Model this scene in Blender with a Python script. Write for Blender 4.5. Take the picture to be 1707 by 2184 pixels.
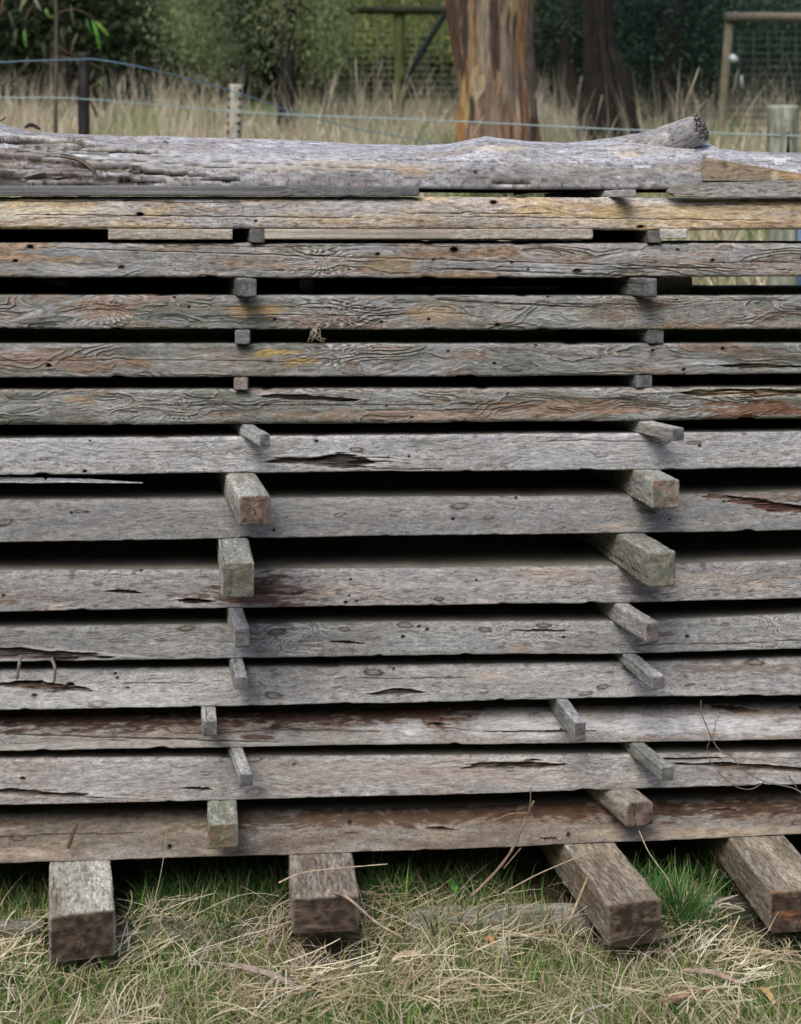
import bpy, math, random
import numpy as np

# ------------------------------------------------------------------ camera, world, sun, exposure
SC = bpy.context.scene
for o in list(bpy.data.objects): bpy.data.objects.remove(o, do_unlink=True)
COL = SC.collection
EYE, FP, CX, YH = 1.5, 2950.0, 853.5, 476.0          # eye height, focal length and horizon in px of a 1707 x 2183 picture

cam = bpy.data.cameras.new('camera'); co = bpy.data.objects.new('camera', cam); COL.objects.link(co)
co.location = (0, 0, EYE); co.rotation_euler = (math.pi/2, 0, 0)
cam.sensor_fit = 'VERTICAL'; cam.sensor_height = 36; cam.lens = 36*FP/2183
cam.shift_y = -(1091.5-YH)/2183
cam.clip_start = .05; cam.clip_end = 500
cam.dof.use_dof = True; cam.dof.focus_distance = 2.97; cam.dof.aperture_fstop = 4.6
SC.camera = co

w = bpy.data.worlds.new('World'); SC.world = w; w.use_nodes = True
nt = w.node_tree; bg = nt.nodes['Background']
sky = nt.nodes.new('ShaderNodeTexSky'); sky.sky_type = 'NISHITA'; sky.sun_disc = False
SUN_EL, SUN_AZ = 52.0, 200.0                            # azimuth from +Y, clockwise: behind the camera
sky.sun_elevation = math.radians(SUN_EL); sky.sun_rotation = math.radians(SUN_AZ)
sky.air_density = 1.0; sky.dust_density = 3.5; sky.ozone_density = 1.0
nt.links.new(sky.outputs[0], bg.inputs['Color']); bg.inputs['Strength'].default_value = 0.15
sl = bpy.data.lights.new('sun', 'SUN'); sl.energy = 0.9; sl.angle = math.radians(28); sl.color = (1, .95, .88)
so = bpy.data.objects.new('sun', sl); COL.objects.link(so)
az, el = math.radians(SUN_AZ), math.radians(SUN_EL)
sd = np.array([math.sin(az)*math.cos(el), math.cos(az)*math.cos(el), math.sin(el)])   # towards the sun
so.rotation_euler = (math.pi/2-el, 0, math.pi-az)
so.location = (0, -5, 8)
SC.view_settings.view_transform = 'Standard'; SC.view_settings.look = 'None'
SC.view_settings.gamma = 1.0; SC.view_settings.exposure = 0.5

# ------------------------------------------------------------------ numpy noise
def _h(ix, iy, seed):
    a = (ix.astype(np.int64)*374761393 + iy.astype(np.int64)*668265263 + int(seed)*1442695041) & 0xffffffff
    a = ((a ^ (a >> 13))*1274126177) & 0xffffffff
    a = ((a ^ (a >> 16))*2246822519) & 0xffffffff
    return (a ^ (a >> 15)) & 0xffffffff
def hsh(ix, iy, seed): return _h(np.asarray(ix), np.asarray(iy), seed)/4294967295.0
def pn(x, y, seed=0):
    x = np.asarray(x, float); y = np.asarray(y, float)
    x, y = np.broadcast_arrays(x, y)
    xi = np.floor(x); yi = np.floor(y); fx = x-xi; fy = y-yi
    def g(dx, dy):
        t = hsh(xi+dx, yi+dy, seed)*6.2831853
        return np.cos(t)*(fx-dx)+np.sin(t)*(fy-dy)
    u = fx*fx*fx*(fx*(fx*6-15)+10); v = fy*fy*fy*(fy*(fy*6-15)+10)
    a = g(0, 0); b = g(1, 0); c = g(0, 1); d = g(1, 1)
    return ((a+(b-a)*u)*(1-v)+(c+(d-c)*u)*v)*1.45
def fbm(x, y, o=3, seed=0, gain=.5):
    s = 0; a = 1; t = 0
    for i in range(o):
        s = s+a*pn(np.asarray(x)*2**i, np.asarray(y)*2**i, seed+i*31); t += a; a *= gain
    return s/t*1.3
def sst(a, b, x): 
    t = np.clip((x-a)/(b-a), 0, 1); return t*t*(3-2*t)
def mix(a, b, t):
    t = np.asarray(t)[..., None]; return a*(1-t)+np.asarray(b)*t
C = lambda *v: np.array(v, float)

# ------------------------------------------------------------------ mesh helpers
def mesh_obj(name, V, F, mat, col=None, parent=None, smooth=False):
    """V (n,3), F (m,4) or (m,3) int arrays; col (n,3) point colours."""
    V = np.asarray(V, np.float32); F = np.asarray(F, np.int32); k = F.shape[1]
    me = bpy.data.meshes.new(name)
    me.vertices.add(len(V)); me.vertices.foreach_set('co', V.ravel())
    me.loops.add(F.size); me.loops.foreach_set('vertex_index', F.ravel())
    me.polygons.add(len(F)); me.polygons.foreach_set('loop_start', np.arange(0, F.size, k, dtype=np.int32))
    if smooth: me.polygons.foreach_set('use_smooth', np.ones(len(F), bool))
    if col is not None:
        at = me.attributes.new('tint', 'FLOAT_COLOR', 'POINT')
        at.data.foreach_set('color', np.c_[np.clip(col, 0.004, 1), np.ones(len(V))].astype(np.float32).ravel())
    me.materials.append(mat); me.update(calc_edges=True); me.validate()
    o = bpy.data.objects.new(name, me); COL.objects.link(o)
    if parent is not None:
        o.parent = parent
        o.matrix_parent_inverse = parent.matrix_basis.inverted() if parent.location.length > 0 else o.matrix_parent_inverse
    return o
def tag(o, label, cat=None, group=None, kind=None):
    if label: o['label'] = label
    if cat: o['category'] = cat
    if group: o['group'] = group
    if cat or kind: o['kind'] = kind or 'thing'
    return o
def empty(name, loc=(0, 0, 0)):
    o = bpy.data.objects.new(name, None); COL.objects.link(o); o.location = loc; return o
def grid_faces(nu, nv, closed=True):
    u = np.arange(nu-1)[:, None]; v = np.arange(nv if closed else nv-1)[None]
    a = u*nv+v; b = u*nv+(v+1) % nv
    return np.stack([a, b, b+nv, a+nv], -1).reshape(-1, 4)
def tube(path, rad, n=8, seed=0):
    P = np.asarray(path, float); m = len(P); rad = np.broadcast_to(np.asarray(rad, float), (m,))
    T = np.gradient(P, axis=0); T /= np.linalg.norm(T, axis=1)[:, None]+1e-9
    up = np.array([0.13, .2, 1.0]) if abs(T[:, 2]).mean() < .7 else np.array([1.0, .1, .1])
    A = np.cross(T, up); A /= np.linalg.norm(A, axis=1)[:, None]; B = np.cross(T, A)
    t = np.arange(n)/n*2*math.pi
    V = P[:, None]+rad[:, None, None]*(np.cos(t)[None, :, None]*A[:, None]+np.sin(t)[None, :, None]*B[:, None])
    V = np.concatenate([np.repeat(P[:1], n, 0)[None], V, np.repeat(P[-1:], n, 0)[None]])
    return V.reshape(-1, 3), grid_faces(m+2, n)
def spline(pts, n):
    p = np.asarray(pts, float); t = np.linspace(0, len(p)-1, n); i = np.clip(t.astype(int), 0, len(p)-2); f = (t-i)[:, None]
    p0 = p[np.maximum(i-1, 0)]; p1 = p[i]; p2 = p[i+1]; p3 = p[np.minimum(i+2, len(p)-1)]
    return .5*(2*p1+(p2-p0)*f+(2*p0-5*p1+4*p2-p3)*f*f+(3*p1-p0-3*p2+p3)*f**3)
def merge(parts):
    Vs, Fs, o = [], [], 0
    for V, F in parts: Vs.append(V); Fs.append(F+o); o += len(V)
    return np.concatenate(Vs), np.concatenate(Fs)
def at(px, py, Y): return np.array([(px-CX)/FP*Y, Y, EYE+(YH-py)/FP*Y])
def on_ground(px, py, z=0.0): return at(px, py, (EYE-z)*FP/(py-YH))

# ------------------------------------------------------------------ materials (procedural)
def mat_tint(name, rough=.85, bump=.35, scale=(40, 260, 260), var=.25, spec=.25, trans=0, bdist=.0012):
    m = bpy.data.materials.new(name); m.use_nodes = True; n = m.node_tree.nodes; l = m.node_tree.links
    p = n['Principled BSDF']; p.inputs['Roughness'].default_value = rough; p.inputs['Specular IOR Level'].default_value = spec
    a = n.new('ShaderNodeAttribute'); a.attribute_name = 'tint'
    tc = n.new('ShaderNodeTexCoord'); mp = n.new('ShaderNodeMapping'); mp.inputs['Scale'].default_value = scale
    l.new(tc.outputs['Object'], mp.inputs[0])
    no = n.new('ShaderNodeTexNoise'); no.inputs['Scale'].default_value = 1; no.inputs['Detail'].default_value = 5; no.inputs['Roughness'].default_value = .65
    l.new(mp.outputs[0], no.inputs['Vector'])
    mr = n.new('ShaderNodeMapRange'); mr.inputs[1].default_value = .3; mr.inputs[2].default_value = .7
    mr.inputs[3].default_value = 1-var; mr.inputs[4].default_value = 1+var
    l.new(no.outputs[0], mr.inputs[0])
    vm = n.new('ShaderNodeVectorMath'); vm.operation = 'SCALE'
    l.new(a.outputs['Color'], vm.inputs[0]); l.new(mr.outputs[0], vm.inputs['Scale']); l.new(vm.outputs[0], p.inputs['Base Color'])
    if bump:
        b = n.new('ShaderNodeBump'); b.inputs['Strength'].default_value = bump; b.inputs['Distance'].default_value = bdist
        l.new(no.outputs[0], b.inputs['Height']); l.new(b.outputs[0], p.inputs['Normal'])
    if trans:
        tr = n.new('ShaderNodeBsdfTranslucent'); ms = n.new('ShaderNodeMixShader'); ms.inputs[0].default_value = trans
        l.new(vm.outputs[0], tr.inputs[0]); l.new(p.outputs[0], ms.inputs[1]); l.new(tr.outputs[0], ms.inputs[2])
        l.new(ms.outputs[0], n['Material Output'].inputs[0])
    return m
M_WOOD = mat_tint('weathered_wood', .85, .5, (90, 300, 400), .25)
M_TIMBER = mat_tint('sawn_timber', .85, .5, (150, 60, 300), .25)
M_LOG = mat_tint('log_wood', .8, .6, (80, 220, 260), .26)
M_GRASS = mat_tint('grass_blades', .6, 0, (8, 8, 8), .2, .3, trans=.25)
M_LEAF = mat_tint('tree_leaves', .55, 0, (3, 3, 3), .25, .3, trans=.3)
M_BARK = mat_tint('tree_bark', .85, .6, (30, 30, 6), .3, bdist=.01)
M_SOIL = mat_tint('soil', .95, .8, (60, 60, 60), .35, bdist=.01)
M_STRAW = mat_tint('dry_straw', .7, 0, (20, 20, 20), .2, .3, trans=.15)
M_WIRE = mat_tint('fence_wire', .45, 0, (20, 20, 20), .1, .5)
M_PAINT = mat_tint('car_paint', .3, 0, (1, 1, 1), .03, .5)

# ------------------------------------------------------------------ wood surface: colours and relief from noise
GREY, LGREY, TAN, WARM, DARK, PALE = C(.30, .30, .31), C(.42, .42, .44), C(.44, .34, .225), C(.27, .185, .125), C(.045, .035, .03), C(.56, .53, .49)
PINK, GREEN, ORANGE, REDBR = C(.37, .28, .235), C(.27, .285, .25), C(.50, .29, .09), C(.16, .06, .035)

def slope_of(L, U, V):
    if L.ndim < 2 or min(L.shape) < 3: return np.full(L.shape, 80.)
    du = np.gradient(U, axis=0); dv = np.gradient(V, axis=1); du = np.where(np.abs(du) < 1e-5, 1e-3, du); dv = np.where(np.abs(dv) < 1e-6, 1e-3, dv)
    return np.hypot(np.gradient(L, axis=0)/du, np.gradient(L, axis=1)/dv)+1e-3

def wood(U, V, seed, st, px=None, py=None, stains=()):
    """U along the grain, V across it (metres). Returns rgb (n,3) and outward relief in metres."""
    g = lambda k, d: st.get(k, d)
    wu = fbm(U*3, V*9, 2, seed+1)*.02; wv = fbm(U*4, V*6, 2, seed+2)*.012
    u = U+wu; v = V+wv
    n1 = fbm(u*2.2, v*14, 3, seed+3); n2 = fbm(u*4.5, v*30, 3, seed+4); n3 = fbm(u*9, v*60, 3, seed+5)
    col = mix(np.broadcast_to(g('a', GREY), U.shape+(3,)), g('b', LGREY), sst(-.35, .35, n1))
    col = mix(col, g('c', TAN), sst(.25-g('cw', .2), .4, n2)*g('cs', .7))
    col = mix(col, g('d', WARM), sst(.3-g('dw', .1), .5, fbm(u*3.3+7, v*26, 3, seed+6))*g('ds', .5))
    col = mix(col, g('e', PALE), sst(.2, .55, n3)*g('es', .25))
    fine = fbm(u*g('ffu', 42), v*330, 2, seed+7); f2 = fbm(U*190, V*480, 2, seed+8); f3 = fbm(u*24, v*110, 3, seed+9, .6); iso = fbm(u*70, v*130, 3, seed+19, .65)
    rel = fine*.0003+f3*.0006+f2*.0002
    col = col*(1+1.25*g('fib', .22)*fine+.28*f2+.26*f3+g('iso', .2)*iso)[..., None]
    # lifted flakes: terraces of a warped height field
    fl = g('flake', 0)
    if fl:
        q = fbm(u*g('fu', 6)*.8, v*g('fv', 26)*.8, 2, seed+10, .45)*1.0+.07*fbm(u*26, v*60, 3, seed+11)
        L = q*g('fn', 7)*.55+40; lev = np.floor(L); fr = L-lev
        vis = sst(-.25, .2, fbm(u*2.5+3, v*9, 2, seed+12)+g('fbias', 0))
        lc = pn(u*3+lev*7.31, v*14+lev*3.7, seed+13)
        tone = mix(mix(np.broadcast_to(g('f1', GREEN), U.shape+(3,)), g('f2', LGREY), sst(-.3, .3, lc)), g('f3', PINK), sst(.1, .5, pn(u*4+lev*5.1, v*20+lev, seed+14)))
        col = mix(col, tone*(1+.16*fine+.14*f3)[..., None], vis*fl*.65)
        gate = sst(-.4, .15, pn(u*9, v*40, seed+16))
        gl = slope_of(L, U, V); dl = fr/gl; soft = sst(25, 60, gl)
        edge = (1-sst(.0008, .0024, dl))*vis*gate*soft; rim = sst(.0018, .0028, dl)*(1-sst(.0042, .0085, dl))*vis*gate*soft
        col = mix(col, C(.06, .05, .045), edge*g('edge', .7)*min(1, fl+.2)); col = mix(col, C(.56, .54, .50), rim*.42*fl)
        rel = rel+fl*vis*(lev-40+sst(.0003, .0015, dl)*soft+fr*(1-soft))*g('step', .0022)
    # wandering gallery lines
    ct = g('gal', 0)
    if ct:
        q = fbm(u*g('gu', 14)+1.5*fbm(u*9, v*22, 2, seed+22), v*g('gv', 34), 2, seed+20)
        s = np.abs(np.mod(q*g('gn', 5), 1)-.5)/slope_of(q*g('gn', 5), U, V)
        m = (1-sst(.0006, .0016, s))*sst(.0, .3, fbm(u*3.2, v*11, 2, seed+21)+g('gbias', 0))
        col = mix(col, g('gc', C(.55, .55, .54)), m*ct); rel = rel-m*.0009*ct
        m2 = (1-sst(.0004, .0012, np.abs(s-.0022)))*sst(.0, .3, fbm(u*3.2, v*11, 2, seed+21)+g('gbias', 0))
        col = mix(col, C(.15, .14, .13), m2*ct*.8)
    # short dark flecks and long hair checks
    fk = np.maximum(sst(.42, .62, pn(u*38, v*190, seed+30)*1.1+.25*n2), sst(.5, .68, pn(u*95, v*420, seed+31)+.3*n1))
    col = mix(col, C(.10, .08, .065), fk*g('fleck', .5)); rel = rel-fk*.0006
    rs = np.random.RandomState(seed)
    V0, V1 = V.min(), V.max()
    for i in range(g('checks', 3)):
        c0 = rs.uniform(-1.2, 1.0); ln = rs.uniform(.15, .9); vv = rs.uniform(V0+.01, V1-.008); sl = rs.uniform(-.012, .012)
        line = vv+sl*(U-c0)+.0035*pn(U*6, U*0+i, seed+40)+.0007*pn(U*30, U*0+i, seed+41)
        wd = .0009*sst(0, .06, U-c0)*sst(0, .06, c0+ln-U)*(1+.8*pn(U*25, U*0+i*3, seed+43))
        m = np.clip(1.5-np.abs(V-line)/(wd+1e-6), 0, 1)*(wd > .0002)
        col = mix(col, DARK, m*.85); rel = rel-m*.0018
    for i in range(g('holes', 6)):
        hx, hv, r = rs.uniform(-.95, .95), rs.uniform(V0+.006, V1-.004), rs.uniform(.0016, .0034)
        d = np.hypot((U-hx)/1.3, V-hv)+.0006*pn(U*300, V*300, seed+i)
        m = 1-sst(r*.75, r*1.15, d)
        col = mix(col, C(.13, .10, .08), (1-sst(r*1.2, r*2.2, d))*.5); col = mix(col, C(.012, .01, .01), m); rel = rel-m*.006
    for i in range(g('eyes', 0)):
        hx, hv, rx = rs.uniform(-.95, .95), rs.uniform(V0+.008, V1-.006), rs.uniform(.007, .021); ry = rx*rs.uniform(.18, .36)
        d = np.hypot((U-hx)/rx, (V-hv-.15*(U-hx)*rs.uniform(-1, 1))/ry)+.25*pn(U*120, V*300, seed+50+i)
        col = mix(col, WARM*.8, (1-sst(.6, 1.6, d))*.5)
        ring = np.exp(-((d-.9)/.22)**2); col = mix(col, C(.07, .05, .04), ring*.8); rel = rel-ring*.001+np.where(d < .7, .0006, 0)
    if px is not None:
        for s in stains:
            kind, sx, sy, rx, ry, c, k = s[:7]; slope = s[7] if len(s) > 7 else 0
            dx = (px-sx)/rx; dy = (py-sy-slope*(px-sx))/ry
            near = (np.abs(dx) < 2.2)
            if not near.any(): continue
            wob = .55*fbm(px/70., py/9., 2, int(sx)+7, .35)+.22*fbm(px/90.+py/40., py/2.6, 2, int(sx)+8, .3)+.06*pn(px/5., py/3., 5)
            if kind == 'blob':
                d = np.hypot(dx, dy)+wob+.55*f3+.45*fine; m = (1-sst(.55, 1.15, d))*k
                col = mix(col, c*(1+.35*fine+.3*f3)[..., None], m)
            elif kind == 'gash':                         # a bark filled wound with curled pale lips
                d = np.hypot(dx, dy*(1+.6*np.abs(dx)))+wob*.8
                m = 1-sst(.72, .92, d); lip = np.exp(-((d-1.05)/.12)**2)*(.6+.4*np.sign(-dy))
                tx = fbm(px/80., py/2.4+px/60., 3, int(sx), .5)
                inner = np.clip(c*(1+.95*tx)[..., None], .01, 1); inner = mix(inner, C(.02, .015, .012), sst(.05, .35, -tx)*.85)
                col = mix(col, inner, m*k); col = mix(col, PALE, lip*.55*k*(d < 1.5))
                rel = rel+np.where(m > 0, m*(-.009+.005*tx), 0)+lip*.0018*(d < 1.5)
            elif kind == 'hole':
                d = np.hypot(dx, dy)+wob*.25; m = 1-sst(.8, 1.05, d)
                col = mix(col, c, (1-sst(1.05, 1.9, d))*.55*k); col = mix(col, C(.012, .01, .01), m); rel = rel-m*.008
            elif kind == 'crack':
                ln = sy+slope*(px-sx)+2.4*fbm(px/60., px*0, 3, int(sx))+.7*pn(px/24., px*0, int(sx)+1)
                wd = ry*sst(-1, -.7, dx)*sst(-1, -.7, -dx)*(1+.6*pn(px/30., px*0, 3)); m = np.clip(1.4-np.abs(py-ln)/(wd+1e-6), 0, 1)*(wd > .15)
                col = mix(col, c, m*k); rel = rel-m*.0022
                lip = np.exp(-((py-ln-wd*1.8)/(1.0))**2)*(wd > .15); col = mix(col, PALE, lip*.4*k)
            elif kind == 'burst':                        # rings of fine ridges round a buried knot
                r = np.hypot(dx, dy*.9); a = np.arctan2(dy, dx); fa = (1-sst(.7, 1.25, r))
                ri = np.sin(a*26+5*fbm(px/40., py/14., 2, int(sx)))*np.cos(r*9+3*wob); m = sst(.25, .7, ri)*fa
                col = mix(col, C(.52, .52, .5), m*k); m2 = sst(.3, .8, -ri)*fa; col = mix(col, C(.13, .11, .1), m2*k*.8); rel = rel+(m-m2)*.0009*k
            elif kind == 'swirl':                        # long stacked growth ripples
                q = (dy*2.0+1.3*fbm(dx*1.6, dy*.8, 3, int(sx))+dx*1.3*(slope if slope else .4)); s_ = np.abs(np.mod(q*1.6, 1)-.5)/slope_of(q*1.6, U, V)
                fa = (1-sst(.75, 1.1, np.hypot(dx, dy*.75)+wob*.4)); vr = .55+.6*fbm(dx*4, dy*2, 2, 9); m = (1-sst(.0004, .0015, s_))*fa*vr; m2 = (1-sst(0, .0013, np.abs(s_-.0022)))*fa*vr
                col = mix(col, C(.13, .12, .11), m*k); col = mix(col, C(.55, .54, .5), m2*k*.6); rel = rel-m*.0012
    col = np.clip(col, .004, 1); lum = col.mean(-1, keepdims=True); col = col*(lum/.3)**.32; col = col-(lum-col)*g('sat', 0.)                     # weathering contrast
    return np.clip(col*C(.965, 1.0, 1.01), .008, .9), rel

# ------------------------------------------------------------------ the slabs of the stack
KS = .082                                           # the stack runs away to the right
XK = np.array([0, 873, 1371, 1707.])
def lin(px, vals):
    v = np.asarray(vals, float); sl = (v[-1]-v[0])/1707
    return np.where(px < 0, v[0]+sl*px, np.where(px > 1707, v[-1]+sl*(px-1707), np.interp(px, XK, v)))
def xs_main():
    return np.concatenate([np.arange(-1.5, -.93, .02), np.arange(-.93, .93, .0016), np.arange(.93, 1.5, .02)])
ROWS = [   # top line, bottom line (px at x = 0, 873, 1371, 1707), depth at x=0, lean, rounding
 dict(t=(418, 419, 421, 421), b=(487, 489, 491, 490), Y=3.0, lean=.012, rt=.022, rb=.008, D=.47),
 dict(t=(517.5, 518, 518, 519), b=(591, 593, 591.5, 589), Y=3.0, lean=.006, rt=.012, rb=.006, D=.5),
 dict(t=(629.5, 630, 631, 630), b=(701, 703, 703, 702), Y=2.995, lean=.004, rt=.008, rb=.006, D=.52),
 dict(t=(733, 733, 733, 732), b=(805, 803.5, 800, 797), Y=2.995, lean=.004, rt=.008, rb=.006, D=.55),
 dict(t=(832, 829, 827, 826), b=(908, 903, 898, 893), Y=2.99, lean=.004, rt=.008, rb=.012, D=.56),
 dict(t=(936, 928, 924, 921), b=(1014, 1005, 1002, 997), Y=2.985, lean=.008, rt=.008, rb=.004, D=.58),
 dict(t=(1068, 1061, 1058, 1049), b=(1157, 1142, 1137, 1130.6), Y=2.985, lean=.020, rt=.012, rb=.003, D=.6),
 dict(t=(1218, 1213, 1206, 1195), b=(1304.6, 1291, 1285, 1275), Y=2.98, lean=.016, rt=.008, rb=.003, D=.6),
 dict(t=(1338, 1326.6, 1325, 1310), b=(1412, 1398, 1393, 1384), Y=2.98, lean=.018, rt=.008, rb=.003, D=.6),
 dict(t=(1430, 1420, 1413, 1402), b=(1515, 1499, 1486, 1483), Y=2.975, lean=.024, rt=.010, rb=.003, D=.6),
 dict(t=(1530, 1517, 1512, 1505), b=(1602, 1588, 1584, 1576.5), Y=2.975, lean=.045, rt=.022, rb=.003, D=.58),
 dict(t=(1618.5, 1613, 1609, 1606), b=(1718, 1697, 1682, 1673), Y=2.965, lean=.020, rt=.008, rb=.003, D=.58),
 dict(t=(1748, 1734, 1718, 1706), b=(1842.6, 1814.5, 1795, 1779.7), Y=2.955, lean=.050, rt=.028, rb=.003, D=.56),
]
def row_z(i, X, which):
    r = ROWS[i]; Y = r['Y']+KS*X
    px = CX+FP*X/Y
    if which == 'b': return EYE+(YH-lin(px, r['b']))/FP*Y
    Yt = Y+r['lean']; return EYE+(YH-lin(CX+FP*X/Yt, r['t']))/FP*Yt

GB = dict(a=GREY, b=C(.39, .385, .38), c=TAN*.95, cs=.45, ds=.3)
sG = dict(a=C(.27, .265, .26), b=C(.37, .365, .36), c=PINK, cs=.45, d=C(.22, .17, .13), ds=.35, e=PALE, es=.25)
STY = [
 dict(a=C(.43, .38, .33), b=C(.37, .36, .36), c=C(.54, .42, .27), cs=.9, cw=.45, d=C(.36, .26, .18), ds=.6, es=.5, checks=5, holes=5, fib=.3, fleck=.55),
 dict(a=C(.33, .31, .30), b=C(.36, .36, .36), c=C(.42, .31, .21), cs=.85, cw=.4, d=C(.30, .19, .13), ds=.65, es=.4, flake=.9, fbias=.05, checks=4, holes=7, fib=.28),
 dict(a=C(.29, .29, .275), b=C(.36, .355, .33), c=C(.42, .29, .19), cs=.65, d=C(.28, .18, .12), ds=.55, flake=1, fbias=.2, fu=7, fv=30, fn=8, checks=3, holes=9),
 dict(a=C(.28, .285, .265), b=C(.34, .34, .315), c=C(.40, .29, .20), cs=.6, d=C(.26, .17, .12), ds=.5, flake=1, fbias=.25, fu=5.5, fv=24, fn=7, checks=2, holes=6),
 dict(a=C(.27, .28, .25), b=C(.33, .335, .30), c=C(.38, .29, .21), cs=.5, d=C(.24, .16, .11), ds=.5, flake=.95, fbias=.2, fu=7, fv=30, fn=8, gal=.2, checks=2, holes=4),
 dict(a=C(.34, .34, .355), b=C(.43, .43, .445), c=C(.42, .37, .32), cs=.35, ds=.2, es=.4, gal=.6, gn=2.6, gbias=-.1, checks=1, holes=6, eyes=7, fleck=.45),
 dict(a=C(.28, .28, .28), b=C(.35, .35, .35), c=C(.38, .34, .29), cs=.3, ds=.2, es=.15, gal=.55, gn=2.6, gbias=-.15, checks=0, holes=7, eyes=12, fib=.14, fleck=.35),
 dict(a=C(.31, .295, .295), b=C(.38, .37, .37), c=C(.47, .35, .26), cs=.5, cw=.1, ds=.3, es=.3, gal=.5, gn=2.6, gbias=-.15, checks=0, holes=8, eyes=14, fleck=.6),
 dict(a=C(.27, .275, .275), b=C(.36, .365, .365), c=C(.36, .32, .28), cs=.3, ds=.2, es=.2, gal=.6, gn=2.6, gbias=-.1, checks=1, holes=6, eyes=13, fib=.16, fleck=.45),
 dict(a=C(.32, .32, .32), b=C(.42, .42, .42), c=C(.40, .34, .29), cs=.3, ds=.25, es=.25, gal=.2, gbias=-.2, checks=1, holes=6, eyes=13, fib=.18, fleck=.45),
 dict(a=C(.27, .24, .215), b=C(.35, .33, .31), c=C(.34, .26, .2), cs=.5, ds=.4, es=.15, checks=3, holes=4, eyes=5, fib=.14, fleck=.35),
 dict(a=C(.33, .31, .30), b=C(.41, .39, .38), c=C(.42, .33, .28), cs=.5, ds=.3, es=.3, gal=.12, gbias=-.2, checks=1, holes=7, eyes=4, fleck=.45),
 dict(a=C(.26, .22, .18), b=C(.34, .31, .28), c=C(.37, .29, .22), cs=.5, ds=.4, d=C(.2, .13, .09), es=.12, checks=1, holes=5, eyes=8, fib=.13, fleck=.3),
]
BRK = C(.10, .075, .06); BRN = C(.13, .07, .05); RB = C(.15, .055, .035)
OR = C(.40, .25, .14); YO = C(.46, .33, .15); GY = C(.33, .335, .335); WH = C(.56, .56, .57)
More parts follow.
